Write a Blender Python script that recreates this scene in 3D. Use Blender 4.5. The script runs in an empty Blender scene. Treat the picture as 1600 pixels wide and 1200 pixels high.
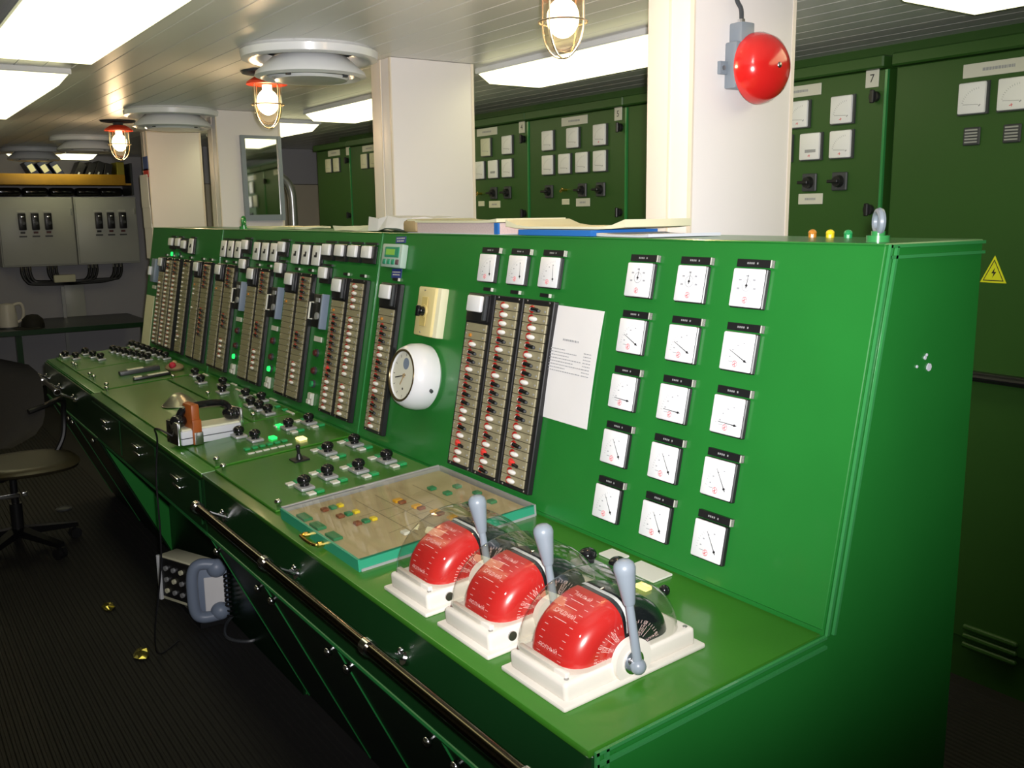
import bpy, bmesh, math, random
from mathutils import Matrix, Vector
random.seed(7)
scene = bpy.context.scene
COL = scene.collection
PI = math.pi

# ------------------------------------------------------------------ camera
YAW, PITCH, ROLL = 0.5992, 0.17777, -0.01204
CAM = Vector((0.0, 0.0, 1.71))
fw = Vector((math.sin(YAW)*math.cos(PITCH), math.cos(YAW)*math.cos(PITCH), -math.sin(PITCH)))
rt = Vector((math.cos(YAW), -math.sin(YAW), 0.0)); up = rt.cross(fw)
r2 = rt*math.cos(ROLL) + up*math.sin(ROLL); u2 = -rt*math.sin(ROLL) + up*math.cos(ROLL)
cd = bpy.data.cameras.new('camera'); cam = bpy.data.objects.new('camera', cd); COL.objects.link(cam)
cd.sensor_width = 36.0; cd.lens = 36.0*1490/1600; cd.clip_start = 0.02; cd.clip_end = 60
cam.matrix_world = Matrix(((r2.x, u2.x, -fw.x, CAM.x), (r2.y, u2.y, -fw.y, CAM.y), (r2.z, u2.z, -fw.z, CAM.z), (0, 0, 0, 1)))
scene.camera = cam

# ------------------------------------------------------------------ world, flash, exposure
w = bpy.data.worlds.new('world'); scene.world = w; w.use_nodes = True
w.node_tree.nodes['Background'].inputs[0].default_value = (0.8, 0.85, 1.0, 1)
w.node_tree.nodes['Background'].inputs[1].default_value = 0.02
FLASH_POWER = 335.0
TUBE_STRENGTH = 2.7
LAMP_POWER = 6.0
fl = bpy.data.lights.new('camera_flash', 'SPOT'); fl.energy = FLASH_POWER; fl.color = (1.0, 0.97, 0.98)
fl.spot_size = math.radians(80); fl.spot_blend = 0.9; fl.shadow_soft_size = 0.02
flo = bpy.data.objects.new('camera_flash', fl); COL.objects.link(flo)
aim = (fw - 0.04*r2 + 0.15*u2).normalized()
flo.rotation_euler = aim.to_track_quat('-Z', 'Y').to_euler()
flo.location = CAM + 0.045*u2 + 0.03*r2 + 0.0*fw          # the camera's own flash beside its lens
vs = scene.view_settings
vs.view_transform = 'Standard'; vs.look = 'None'; vs.gamma = 1.0; vs.use_curve_mapping = False
vs.exposure = 0.0

# ------------------------------------------------------------------ materials
MATS = {}
def mat(name, col, rough=0.5, metal=0.0, var=0.0, scale=8.0, bump=0.0, bscale=60.0, coat=0.0, emit=None, es=0.0, spec=None, wear=None, alpha=None):
    m = bpy.data.materials.new(name); m.use_nodes = True
    nt = m.node_tree; b = nt.nodes['Principled BSDF']
    b.inputs['Base Color'].default_value = (*col, 1); b.inputs['Roughness'].default_value = rough
    b.inputs['Metallic'].default_value = metal; b.inputs['Coat Weight'].default_value = coat; b.inputs['Coat Roughness'].default_value = 0.12
    if spec is not None: b.inputs['Specular IOR Level'].default_value = spec
    tc = nt.nodes.new('ShaderNodeTexCoord')
    if var or wear:
        n = nt.nodes.new('ShaderNodeTexNoise'); n.inputs['Scale'].default_value = scale; n.inputs['Detail'].default_value = 5
        nt.links.new(tc.outputs['Object'], n.inputs['Vector'])
        mx = nt.nodes.new('ShaderNodeMix'); mx.data_type = 'RGBA'
        mx.inputs['A'].default_value = (*[c*(1-var) for c in col], 1); mx.inputs['B'].default_value = (*[min(1, c*(1+var)) for c in col], 1)
        nt.links.new(n.outputs['Fac'], mx.inputs['Factor']); last = mx.outputs['Result']
        if wear:
            n2 = nt.nodes.new('ShaderNodeTexNoise'); n2.inputs['Scale'].default_value = scale*3.1; n2.inputs['Detail'].default_value = 8
            nt.links.new(tc.outputs['Object'], n2.inputs['Vector'])
            rp = nt.nodes.new('ShaderNodeValToRGB'); rp.color_ramp.elements[0].position = 0.66; rp.color_ramp.elements[1].position = 0.78
            nt.links.new(n2.outputs['Fac'], rp.inputs['Fac'])
            mul = nt.nodes.new('ShaderNodeMath'); mul.operation = 'MULTIPLY'; mul.inputs[1].default_value = 0.45
            nt.links.new(rp.outputs['Color'], mul.inputs[0])
            m2 = nt.nodes.new('ShaderNodeMix'); m2.data_type = 'RGBA'; m2.inputs['B'].default_value = (*wear, 1)
            nt.links.new(last, m2.inputs['A']); nt.links.new(mul.outputs[0], m2.inputs['Factor']); last = m2.outputs['Result']
        nt.links.new(last, b.inputs['Base Color'])
    if bump:
        nb = nt.nodes.new('ShaderNodeTexNoise'); nb.inputs['Scale'].default_value = bscale; nb.inputs['Detail'].default_value = 3
        nt.links.new(tc.outputs['Object'], nb.inputs['Vector'])
        bp = nt.nodes.new('ShaderNodeBump'); bp.inputs['Strength'].default_value = bump; bp.inputs['Distance'].default_value = 0.002
        nt.links.new(nb.outputs['Fac'], bp.inputs['Height']); nt.links.new(bp.outputs['Normal'], b.inputs['Normal'])
    if emit:
        b.inputs['Emission Color'].default_value = (*emit, 1); b.inputs['Emission Strength'].default_value = es
    MATS[name] = m
    return m
def clear_mat(name, tint, gloss=0.12, rough=0.03, power=3.2):
    m = bpy.data.materials.new(name); m.use_nodes = True; nt = m.node_tree
    for n in list(nt.nodes): nt.nodes.remove(n)
    o = nt.nodes.new('ShaderNodeOutputMaterial'); t = nt.nodes.new('ShaderNodeBsdfTransparent'); g = nt.nodes.new('ShaderNodeBsdfGlossy')
    t.inputs['Color'].default_value = (*tint, 1); g.inputs['Roughness'].default_value = rough
    lw = nt.nodes.new('ShaderNodeLayerWeight'); lw.inputs['Blend'].default_value = 0.5
    pw = nt.nodes.new('ShaderNodeMath'); pw.operation = 'POWER'; pw.inputs[1].default_value = power
    nt.links.new(lw.outputs['Facing'], pw.inputs[0])
    mp = nt.nodes.new('ShaderNodeMath'); mp.operation = 'MULTIPLY_ADD'; mp.inputs[1].default_value = 0.8; mp.inputs[2].default_value = gloss
    nt.links.new(pw.outputs[0], mp.inputs[0]); mx = nt.nodes.new('ShaderNodeMixShader')
    nt.links.new(mp.outputs[0], mx.inputs[0]); nt.links.new(t.outputs[0], mx.inputs[1]); nt.links.new(g.outputs[0], mx.inputs[2])
    nt.links.new(mx.outputs[0], o.inputs['Surface']); MATS[name] = m
    return m
def emit_mat(name, col, s):
    return mat(name, col, 0.4, emit=col, es=s)

GREEN = mat('green_paint', (0.016, 0.185, 0.027), 0.33, var=0.10, scale=5, bump=0.05, bscale=180, coat=0.25)
DESKGREEN = mat('green_desk_paint', (0.036, 0.170, 0.013), 0.30, var=0.18, scale=6, bump=0.06, bscale=140, coat=0.35, wear=(0.09, 0.20, 0.05))
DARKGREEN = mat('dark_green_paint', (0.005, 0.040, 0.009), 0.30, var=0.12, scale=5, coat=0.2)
BOARDGREEN = mat('switchboard_green', (0.028, 0.092, 0.014), 0.42, var=0.10, scale=3, bump=0.05, bscale=120)
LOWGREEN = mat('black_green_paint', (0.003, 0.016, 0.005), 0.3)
STRIP = mat('strip_green', (0.012, 0.13, 0.03), 0.35)
TRIMGREEN = mat('trim_green', (0.04, 0.26, 0.07), 0.25, coat=0.4)
TEAL = mat('teal_paint', (0.03, 0.30, 0.17), 0.4, var=0.1)
WHITE = mat('pillar_white', (0.80, 0.765, 0.74), 0.45, var=0.02, scale=4)
CREAM = mat('pillar_cream', (0.78, 0.70, 0.58), 0.5, var=0.03)
OFFWHITE = mat('casting_offwhite', (0.72, 0.68, 0.60), 0.45, var=0.05, scale=20, bump=0.1, bscale=90)
PWHITE = mat('white_enamel', (0.78, 0.80, 0.82), 0.3, coat=0.2)
DIAL = mat('dial_white', (0.86, 0.87, 0.88), 0.35)
YELDIAL = mat('dial_aged_white', (0.72, 0.72, 0.56), 0.4, var=0.06, scale=30)
BLACK = mat('black_plastic', (0.012, 0.012, 0.013), 0.35)
GLOSSBLACK = mat('glossy_black', (0.008, 0.008, 0.009), 0.12)
DGREY = mat('dark_grey', (0.05, 0.055, 0.06), 0.4)
GREY = mat('grey_plastic', (0.23, 0.27, 0.31), 0.35)
LGREY = mat('light_grey_metal', (0.42, 0.43, 0.43), 0.35, metal=0.3)
BLUEGREY = mat('blue_grey_paint', (0.22, 0.27, 0.36), 0.4)
CHROME = mat('chrome', (0.75, 0.75, 0.76), 0.16, metal=1.0)
STEEL = mat('brushed_steel', (0.45, 0.45, 0.45), 0.3, metal=1.0, bump=0.05)
BRASS = mat('brass', (0.80, 0.55, 0.14), 0.22, metal=1.0)
CAGE = mat('cage_wire', (0.55, 0.46, 0.32), 0.3, metal=0.9)
RAIL = mat('dark_rail_metal', (0.10, 0.085, 0.06), 0.16, metal=1.0)
RED = mat('drum_red', (0.50, 0.020, 0.018), 0.28, coat=0.5, var=0.05, scale=15)
REDBELL = mat('bell_red', (0.66, 0.018, 0.016), 0.18, coat=0.6)
LAMPRED = mat('lens_red', (0.42, 0.02, 0.015), 0.3)
COLLAR = mat('lamp_collar_red', (0.75, 0.06, 0.02), 0.35)
DRUMBLACK = mat('drum_black', (0.010, 0.013, 0.015), 0.22, coat=0.5)
INK = mat('ink_grey', (0.36, 0.37, 0.39), 0.6)
INKBLACK = mat('ink_black', (0.015, 0.015, 0.018), 0.5)
STAMP = mat('stamp_red', (0.80, 0.22, 0.24), 0.6)
LETTER = mat('letter_white', (0.80, 0.56, 0.54), 0.5)
BEIGE = mat('module_beige', (0.36, 0.325, 0.20), 0.35, metal=0.15, var=0.15, scale=40)
LAMPW = mat('lamp_white', (0.85, 0.83, 0.78), 0.3)
LAMPO = mat('lamp_orange', (0.55, 0.22, 0.03), 0.3)
LGREEN = mat('label_green', (0.02, 0.30, 0.09), 0.4)
LWHITE = mat('label_white', (0.66, 0.66, 0.58), 0.45)
LITGREEN = emit_mat('lit_green', (0.02, 0.9, 0.15), 1.2)
LITYEL = emit_mat('lit_yellow', (1.0, 0.80, 0.30), 1.6)
IVORY = mat('ivory_bakelite', (0.72, 0.62, 0.30), 0.35, coat=0.3, var=0.05)
PAPER = mat('paper', (0.80, 0.79, 0.78), 0.7, var=0.03, scale=12)
PAPERY = mat('paper_aged', (0.76, 0.74, 0.52), 0.7, var=0.05, scale=10)
PAPERB = mat('paper_blueish', (0.62, 0.64, 0.70), 0.7)
CARDBROWN = mat('card_brown', (0.42, 0.31, 0.16), 0.6)
PAGES = mat('page_edges', (0.62, 0.50, 0.50), 0.8, var=0.2, scale=200)
BLUE = mat('folder_blue', (0.03, 0.17, 0.55), 0.35)
NAVY = mat('binder_navy', (0.018, 0.025, 0.07), 0.4)
ALU = mat('ceiling_aluminium', (0.84, 0.83, 0.80), 0.34, metal=0.10, var=0.04, scale=3)
RUBBER = mat('rubber_mat', (0.011, 0.010, 0.009), 0.75, var=0.3, scale=25)
MIMIC = mat('mimic_tan', (0.46, 0.38, 0.22), 0.5, var=0.25, scale=14)
PLEXI = clear_mat('plexiglass', (0.97, 0.97, 0.95), gloss=0.015, power=6.0)
DOME = clear_mat('clear_dome', (0.965, 0.965, 0.94), gloss=0.05)
LAMPGLASS = clear_mat('lamp_glass', (1.0, 0.95, 0.85), gloss=0.04)
YEL = mat('signal_yellow', (0.80, 0.62, 0.02), 0.4)
WARN = mat('warning_yellow', (0.75, 0.78, 0.02), 0.45)
OCHRE = mat('ochre_wood', (0.62, 0.33, 0.03), 0.45, var=0.25, scale=7)
CABGREY = mat('cabinet_grey', (0.50, 0.51, 0.46), 0.4, var=0.04)
WALLGREY = mat('bulkhead_grey', (0.40, 0.39, 0.41), 0.5, var=0.05, scale=2)
WALLTAN = mat('bulkhead_tan', (0.52, 0.46, 0.36), 0.5, var=0.05)
LEATHER = mat('brown_leather', (0.34, 0.085, 0.015), 0.4, var=0.3, scale=30)
SEATFAB = mat('chair_fabric', (0.018, 0.016, 0.012), 0.8, bump=0.3, bscale=300)
LEATHERETTE = mat('seat_leatherette', (0.045, 0.038, 0.02), 0.38, bump=0.05)
MIRROR = mat('mirror_glass', (0.75, 0.77, 0.74), 0.03, metal=1.0)
TUBE = emit_mat('fluorescent_diffuser', (1.0, 0.95, 0.56), TUBE_STRENGTH)
BULB = emit_mat('bulb_filament', (1.0, 0.80, 0.50), 7.0)
LCDG = emit_mat('lcd_green', (0.20, 0.42, 0.06), 0.25)
DEVGREEN = mat('device_pale_green', (0.42, 0.56, 0.50), 0.4)
SIGNBLUE = mat('sign_blue', (0.03, 0.05, 0.24), 0.4)
FOIL = mat('foil_yellow', (0.55, 0.48, 0.12), 0.22, metal=0.9)

# ------------------------------------------------------------------ mesh helpers
W = {}
I4 = Matrix.Identity(4)
def new_bm(): return bmesh.new()
def bx(bm, x0, x1, y0, y1, z0, z1, mi=0, bev=0.0, seg=2):
    vs_ = [bm.verts.new(p) for p in ((x0,y0,z0),(x1,y0,z0),(x1,y1,z0),(x0,y1,z0),(x0,y0,z1),(x1,y0,z1),(x1,y1,z1),(x0,y1,z1))]
    fs = [bm.faces.new([vs_[i] for i in f]) for f in ((3,2,1,0),(4,5,6,7),(0,1,5,4),(1,2,6,5),(2,3,7,6),(3,0,4,7))]
    for f in fs: f.material_index = mi
    if bev > 0:
        es = list({e for f in fs for e in f.edges})
        r = bmesh.ops.bevel(bm, geom=es, offset=bev, segments=seg, affect='EDGES', profile=0.5)
        for f in r['faces']: f.material_index = mi
    return bm
def basis_from_z(d):
    d = Vector(d).normalized(); a = Vector((0,0,1)) if abs(d.z) < 0.9 else Vector((1,0,0))
    x = a.cross(d).normalized(); return x, d.cross(x), d
def cyl(bm, p0, p1, r0, r1=None, seg=12, mi=0, cap=True):
    if r1 is None: r1 = r0
    p0, p1 = Vector(p0), Vector(p1); x, y, _ = basis_from_z(p1-p0)
    A = [bm.verts.new(p0 + (x*math.cos(2*PI*i/seg) + y*math.sin(2*PI*i/seg))*r0) for i in range(seg)]
    B = [bm.verts.new(p1 + (x*math.cos(2*PI*i/seg) + y*math.sin(2*PI*i/seg))*r1) for i in range(seg)]
    for i in range(seg):
        j = (i+1) % seg; bm.faces.new((A[i],A[j],B[j],B[i])).material_index = mi
    if cap:
        bm.faces.new(A[::-1]).material_index = mi; bm.faces.new(B).material_index = mi
    return bm
def sph(bm, c, r, u=12, v=8, mi=0, zmin=None):
    r = (r,r,r) if not hasattr(r, '__len__') else r
    c = Vector(c); rows = []
    for k in range(v+1):
        t = PI*k/v; row = []
        if k in (0, v): row = [bm.verts.new(c+Vector((0,0,r[2]*math.cos(t))))]
        else: row = [bm.verts.new(c+Vector((r[0]*math.sin(t)*math.cos(2*PI*i/u), r[1]*math.sin(t)*math.sin(2*PI*i/u), r[2]*math.cos(t)))) for i in range(u)]
        rows.append(row)
    for k in range(v):
        a, b = rows[k], rows[k+1]
        for i in range(u):
            j = (i+1) % u
            if len(a) == 1: f = bm.faces.new((a[0], b[i], b[j]))
            elif len(b) == 1: f = bm.faces.new((a[i], b[0], a[j]))
            else: f = bm.faces.new((a[i], b[i], b[j], a[j]))
            f.material_index = mi
    return bm
def lathe(bm, prof, o=(0,0,0), axis=(0,0,1), seg=24, a0=0.0, a1=2*PI, mi=0, xdir=None):
    """profile of (radius, height) pairs turned about an axis"""
    o = Vector(o); x, y, z = basis_from_z(axis)
    if xdir is not None: x = Vector(xdir); y = z.cross(x)
    full = abs(a1-a0-2*PI) < 1e-6; n = seg if full else seg+1; rings = []
    for r, h in prof:
        if r < 1e-6: rings.append([bm.verts.new(o+z*h)]*n)
        else: rings.append([bm.verts.new(o+z*h+(x*math.cos(a0+(a1-a0)*i/seg)+y*math.sin(a0+(a1-a0)*i/seg))*r) for i in range(n)])
    for k in range(len(prof)-1):
        A, B = rings[k], rings[k+1]
        for i in range(seg):
            j = (i+1) % n
            q = []
            for v_ in (A[i], A[j], B[j], B[i]):
                if v_ not in q: q.append(v_)
            if len(q) > 2:
                try: bm.faces.new(q).material_index = mi
                except ValueError: pass
    return bm
def prism(bm, poly, y0, y1, mi=0, plane='xz'):
    f3 = (lambda a, b, c: Vector((a, c, b))) if plane == 'xz' else (lambda a, b, c: Vector((a, b, c)))
    A = [bm.verts.new(f3(a, b, y0)) for a, b in poly]; B = [bm.verts.new(f3(a, b, y1)) for a, b in poly]
    n = len(poly); bm.faces.new(A[::-1]).material_index = mi; bm.faces.new(B).material_index = mi
    for i in range(n):
        j = (i+1) % n; bm.faces.new((A[i],A[j],B[j],B[i])).material_index = mi
    return bm
def tube(bm, pts, r, seg=8, mi=0):
    pts = [Vector(p) for p in pts]; rings = []
    px = None
    for i, p in enumerate(pts):
        d = (pts[min(i+1, len(pts)-1)] - pts[max(i-1, 0)]).normalized()
        if px is None: x, y, _ = basis_from_z(d)
        else:
            x = (px - d*px.dot(d)).normalized(); y = d.cross(x)
        px = x
        rings.append([bm.verts.new(p + (x*math.cos(2*PI*k/seg)+y*math.sin(2*PI*k/seg))*r) for k in range(seg)])
    for a, b in zip(rings, rings[1:]):
        for k in range(seg):
            j = (k+1) % seg; bm.faces.new((a[k],a[j],b[j],b[k])).material_index = mi
    bm.faces.new(rings[0][::-1]).material_index = mi; bm.faces.new(rings[-1]).material_index = mi
    return bm
def torus(bm, c, axis, R, r, seg=20, rs=8, mi=0, a0=0, a1=2*PI):
    c = Vector(c); x, y, z = basis_from_z(axis); full = abs(a1-a0-2*PI) < 1e-6; n = seg if full else seg+1
    rings = []
    for i in range(n):
        t = a0+(a1-a0)*i/seg; d = x*math.cos(t)+y*math.sin(t)
        rings.append([bm.verts.new(c + d*(R+r*math.cos(2*PI*k/rs)) + z*(r*math.sin(2*PI*k/rs))) for k in range(rs)])
    for i in range(seg):
        a, b = rings[i], rings[(i+1) % n]
        for k in range(rs):
            j = (k+1) % rs; bm.faces.new((a[k],b[k],b[j],a[j])).material_index = mi
    return bm
def spline(pts, n=8):
    pts = [Vector(p) for p in pts]; out = []
    for i in range(len(pts)-1):
        p0 = pts[max(i-1,0)]; p1 = pts[i]; p2 = pts[i+1]; p3 = pts[min(i+2, len(pts)-1)]
        for k in range(n):
            t = k/n
            out.append(0.5*((2*p1)+(p2-p0)*t+(2*p0-5*p1+4*p2-p3)*t*t+(-p0+3*p1-3*p2+p3)*t**3))
    return out + [pts[-1]]
def mesh_of(name, bm, mats, smooth=35):
    bmesh.ops.recalc_face_normals(bm, faces=bm.faces[:])
    me = bpy.data.meshes.new(name); bm.to_mesh(me); bm.free()
    for m in (mats if isinstance(mats, (list, tuple)) else [mats]): me.materials.append(m)
    if smooth:
        me.polygons.foreach_set('use_smooth', [True]*len(me.polygons)); me.set_sharp_from_angle(angle=math.radians(smooth))
    return me
def put(name, me, parent=None, M=I4):
    o = bpy.data.objects.new(name, me); COL.objects.link(o); W[o.name] = M.copy()
    if parent is not None:
        o.parent = parent; o.matrix_basis = W[parent.name].inverted() @ M
    else: o.matrix_basis = M
    return o
def mk(name, bm, mats, parent=None, M=I4, smooth=35): return put(name, mesh_of(name, bm, mats, smooth), parent, M)
def tag(o, label, cat, group=None, kind=None):
    o['label'] = label; o['category'] = cat
    if group: o['group'] = group
    if kind: o['kind'] = kind
    return o
def thing(name, label, cat, M=I4, group=None): return tag(put(name, None, None, M), label, cat, group)
def struct(o): o['kind'] = 'structure'; return o
def at(x, y, z): return Matrix.Translation((x, y, z))
def frame(o, e):
    """x runs towards -Y, y along e (in the XZ plane), z outward"""
    ex, ez = e; n = math.hypot(ex, ez); ex /= n; ez /= n
    return Matrix(((0, ex, -ez, o[0]), (-1, 0, 0, o[1]), (0, ez, ex, o[2]), (0, 0, 0, 1)))
FONT_CACHE = {}
def text_bm(bm, s, size, fn, mi=0, align='CENTER'):
    """flat letters, mapped through fn(x, y) -> 3D point"""
    key = (s, size, align)
    if key not in FONT_CACHE:
        c = bpy.data.curves.new('lettering', 'FONT'); c.body = s; c.size = size; c.align_x = align; c.align_y = 'CENTER'; c.resolution_u = 2
        o = bpy.data.objects.new('lettering', c); COL.objects.link(o)
        dg = bpy.context.evaluated_depsgraph_get(); me = bpy.data.meshes.new_from_object(o.evaluated_get(dg))
        FONT_CACHE[key] = ([v.co.copy() for v in me.vertices], [tuple(p.vertices) for p in me.polygons])
        bpy.data.objects.remove(o); bpy.data.curves.remove(c); bpy.data.meshes.remove(me)
    V, F = FONT_CACHE[key]
    vv = [bm.verts.new(fn(v.x, v.y)) for v in V]
    for f in F:
        try: bm.faces.new([vv[i] for i in f]).material_index = mi
        except ValueError: pass
    return bm

# ------------------------------------------------------------------ key dimensions (metres)
XF, ZF = 0.855, 0.8875      # desk front edge
XB, ZB = 1.413, 0.930       # foot of the sloping panel
XT, ZT = 1.544, 1.647       # top of the sloping panel
XK = 1.859                  # back of the console
XA = 0.868                  # apron face
ZA = 0.680                  # foot of the apron
XTOE = 1.19
CEIL = 2.335
XS = 3.20                   # switchboard face
YN, Y1, Y2, YE = 1.052, 3.050, 4.805, 6.15
def PF(Y, s, n=0.0):        # frame on the sloping panel
    e = Vector((XT-XB, 0, ZT-ZB)).normalized(); o = Vector((XB, Y, ZB)) + e*s
    M = frame(o, (e.x, e.z)); return M @ at(0, 0, n)
def DF(X, Y, n=0.0):        # frame on the desk
    t = (X-XF)/(XB-XF); M = frame((X, Y, ZF+(ZB-ZF)*t), (XB-XF, ZB-ZF)); return M @ at(0, 0, n)
def SF(Y, z, n=0.0): return frame((XS, Y, z), (0, 1)) @ at(0, 0, n)

# ------------------------------------------------------------------ room shell
bm = new_bm(); bx(bm, -2.4, 3.9, -1.6, 10.8, -0.06, 0.0); struct(mk('floor', bm, RUBBER))
ceiling = struct(mk('ceiling', bx(new_bm(), -2.4, 3.9, -1.6, 10.8, CEIL+0.012, CEIL+0.06), DGREY))
pitch = 0.108
strip = mesh_of('ceiling_panel', bx(new_bm(), 0.0008, pitch-0.0012, 0, 12.38, 0, 0.0115, bev=0.0018, seg=1), ALU)
k = 0; x = -2.39
while x < 3.75:
    put('ceiling_panel', strip, ceiling, at(x, -1.59, CEIL)); x += pitch
struct(mk('wall_left', bx(new_bm(), -2.5, -2.4, -1.7, 10.9, 0, CEIL+0.06), WALLGREY))
struct(mk('wall_back', bx(new_bm(), -2.4, 3.9, -1.7, -1.6, 0, CEIL+0.06), WALLGREY))
struct(mk('wall_right', bx(new_bm(), 3.9, 4.0, -1.7, 10.9, 0, CEIL+0.06), BOARDGREEN))
struct(mk('wall_far', bx(new_bm(), -2.4, 3.9, 10.8, 10.9, 0, CEIL+0.06), WALLGREY))
trim = struct(mk('trim_1', bx(new_bm(), XS+0.22, XS+0.30, -1.5, 7.5, 2.21, CEIL), BOARDGREEN))

# ribbed rubber mat in front of the console
mat_ = thing('rubber_mat', 'black ribbed rubber mat covering the deck before the console', 'floor mat', at(0, 4, 0))
mk('mat_sheet', bx(new_bm(), -2.3, 1.165, -1.4, 9.6, 0.0, 0.004), RUBBER, mat_)
bm = new_bm(); x = -2.29
while x < 1.15:
    prism(bm, [(x, 0.004), (x+0.015, 0.004), (x+0.0115, 0.009), (x+0.0035, 0.009)], -1.4, 9.6); x += 0.024
rb = mk('rib', bm, RUBBER, mat_); rb['kind'] = 'stuff'
mat2 = thing('rubber_mat', 'dark ribbed rubber mat in the aisle before the switchboard', 'floor mat', at(2.5, 3, 0))
mk('mat_sheet', bx(new_bm(), 1.87, XS-0.03, -1.4, 8.85, 0.0, 0.004), RUBBER, mat2)
bm = new_bm(); x = 1.88
while x < XS-0.05:
    prism(bm, [(x, 0.004), (x+0.015, 0.004), (x+0.0115, 0.009), (x+0.0035, 0.009)], -1.4, 8.85); x += 0.024
rb = mk('rib', bm, RUBBER, mat2); rb['kind'] = 'stuff'

# pillars
def pillar(y, label):
    t = thing('pillar', label, 'pillar', at(2.065, y+0.09, 0))
    mk('column', bx(new_bm(), 1.87, 2.262, y, y+0.18, 0, CEIL-0.001, bev=0.004), WHITE, t)
    mk('cladding_strip', bx(new_bm(), 1.866, 1.871, y+0.085, y+0.092, 0, CEIL-0.002), CREAM, t)
    bm = new_bm(); bx(bm, 1.866, 1.872, y-0.002, y+0.012, 0, CEIL-0.002); bx(bm, 2.252, 2.265, y-0.002, y+0.004, 0, CEIL-0.002)
    mk('corner_trim', bm, CREAM, t)
    return t
pillar(1.876, 'white pillar with the red alarm bell, nearest the camera')
pillar(3.58, 'white pillar behind the stack of folders on the console')
pillar(5.83, 'white pillar with a framed mirror on its face')
pillar(7.45, 'cream-lit white pillar with papers on its side, farthest away')

# ------------------------------------------------------------------ console body
ptn = frame((0, 0, 0), (XT-XB, ZT-ZB)).col[2].to_3d()     # panel outward normal
def console(y0, y1, label, knee=None, inset=0.0, end=False):
    t = thing('control_console', label, 'console', at(1.4, (y0+y1)/2, 0))
    full = [(XA+0.004, ZF-0.006), (XA+0.004, ZA), (XTOE, 0.0), (XK, 0.0), (XK, ZT-0.004), (XT+0.004, ZT-0.004), (XB+0.004, ZB-0.004)]
    bm = new_bm(); g = 0.0015
    if knee:
        k0, k1 = knee
        prism(bm, full, y0+g, k0); prism(bm, full, k1, y1-g)
        prism(bm, [(XA+0.004, ZF-0.006), (XA+0.004, ZA), (1.180, ZA), (1.180, 0), (XK, 0), (XK, ZT-0.004), (XT+0.004, ZT-0.004), (XB+0.004, ZB-0.004)], k0, k1)
    else: prism(bm, full, y0+g, y1-g)
    mk('cabinet_body', bm, GREEN, t, smooth=20)
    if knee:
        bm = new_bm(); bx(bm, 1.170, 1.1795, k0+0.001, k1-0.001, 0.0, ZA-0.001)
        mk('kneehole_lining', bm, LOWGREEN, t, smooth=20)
    # sloping instrument panel, desk plate, lid and apron
    L = math.hypot(XT-XB, ZT-ZB); ym = (y0+y1)/2; hw = (y1-y0)/2-0.003
    bm = new_bm(); bx(bm, -hw, hw, 0.006, L, -0.004, 0.0, bev=0.0015, seg=1); mk('instrument_panel', bm, GREEN, t, PF(ym, 0))
    DL = math.hypot(XB-XF, ZB-ZF); M = DF(XF, ym)
    bm = new_bm(); bx(bm, -hw, hw, inset, DL-0.001, -0.016, 0.0, bev=0.004); mk('desk_top', bm, DESKGREEN, t, M)
    bm = new_bm(); bx(bm, XT-0.004, XK+0.004, y0+g, y1-g, ZT-0.005, ZT, bev=0.002, seg=1); mk('top_plate', bm, GREEN, t)
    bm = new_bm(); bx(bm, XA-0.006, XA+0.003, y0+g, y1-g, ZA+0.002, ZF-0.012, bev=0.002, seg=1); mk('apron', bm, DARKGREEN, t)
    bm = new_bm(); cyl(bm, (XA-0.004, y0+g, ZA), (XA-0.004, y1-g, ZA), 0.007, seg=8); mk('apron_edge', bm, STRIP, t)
    return t
near = console(YN, Y1, 'near green console section with red telegraphs and fifteen square gauges')
mid = console(Y1, Y2, 'middle green console section with kneehole and orange-strapped telephone', knee=(3.075, 4.785))
far = console(Y2, YE, 'far green console section at the end by the grey cabinets', inset=0.02)
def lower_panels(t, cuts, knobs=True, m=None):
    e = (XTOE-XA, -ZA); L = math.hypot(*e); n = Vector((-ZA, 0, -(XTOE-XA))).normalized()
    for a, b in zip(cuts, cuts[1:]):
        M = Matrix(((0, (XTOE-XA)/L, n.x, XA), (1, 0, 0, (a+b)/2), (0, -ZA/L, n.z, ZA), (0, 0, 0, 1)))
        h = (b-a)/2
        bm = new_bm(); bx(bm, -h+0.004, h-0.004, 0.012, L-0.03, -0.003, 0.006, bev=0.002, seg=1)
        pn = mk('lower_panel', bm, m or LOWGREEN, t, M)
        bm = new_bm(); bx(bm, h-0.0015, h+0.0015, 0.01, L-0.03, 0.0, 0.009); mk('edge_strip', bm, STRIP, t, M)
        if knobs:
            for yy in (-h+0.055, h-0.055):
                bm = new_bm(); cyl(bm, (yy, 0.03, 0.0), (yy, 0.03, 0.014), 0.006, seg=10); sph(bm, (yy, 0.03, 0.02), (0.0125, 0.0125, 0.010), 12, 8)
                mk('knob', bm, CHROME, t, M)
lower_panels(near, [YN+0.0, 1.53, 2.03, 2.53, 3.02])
lower_panels(far, [Y2+0.01, 5.45, YE-0.01])

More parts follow.
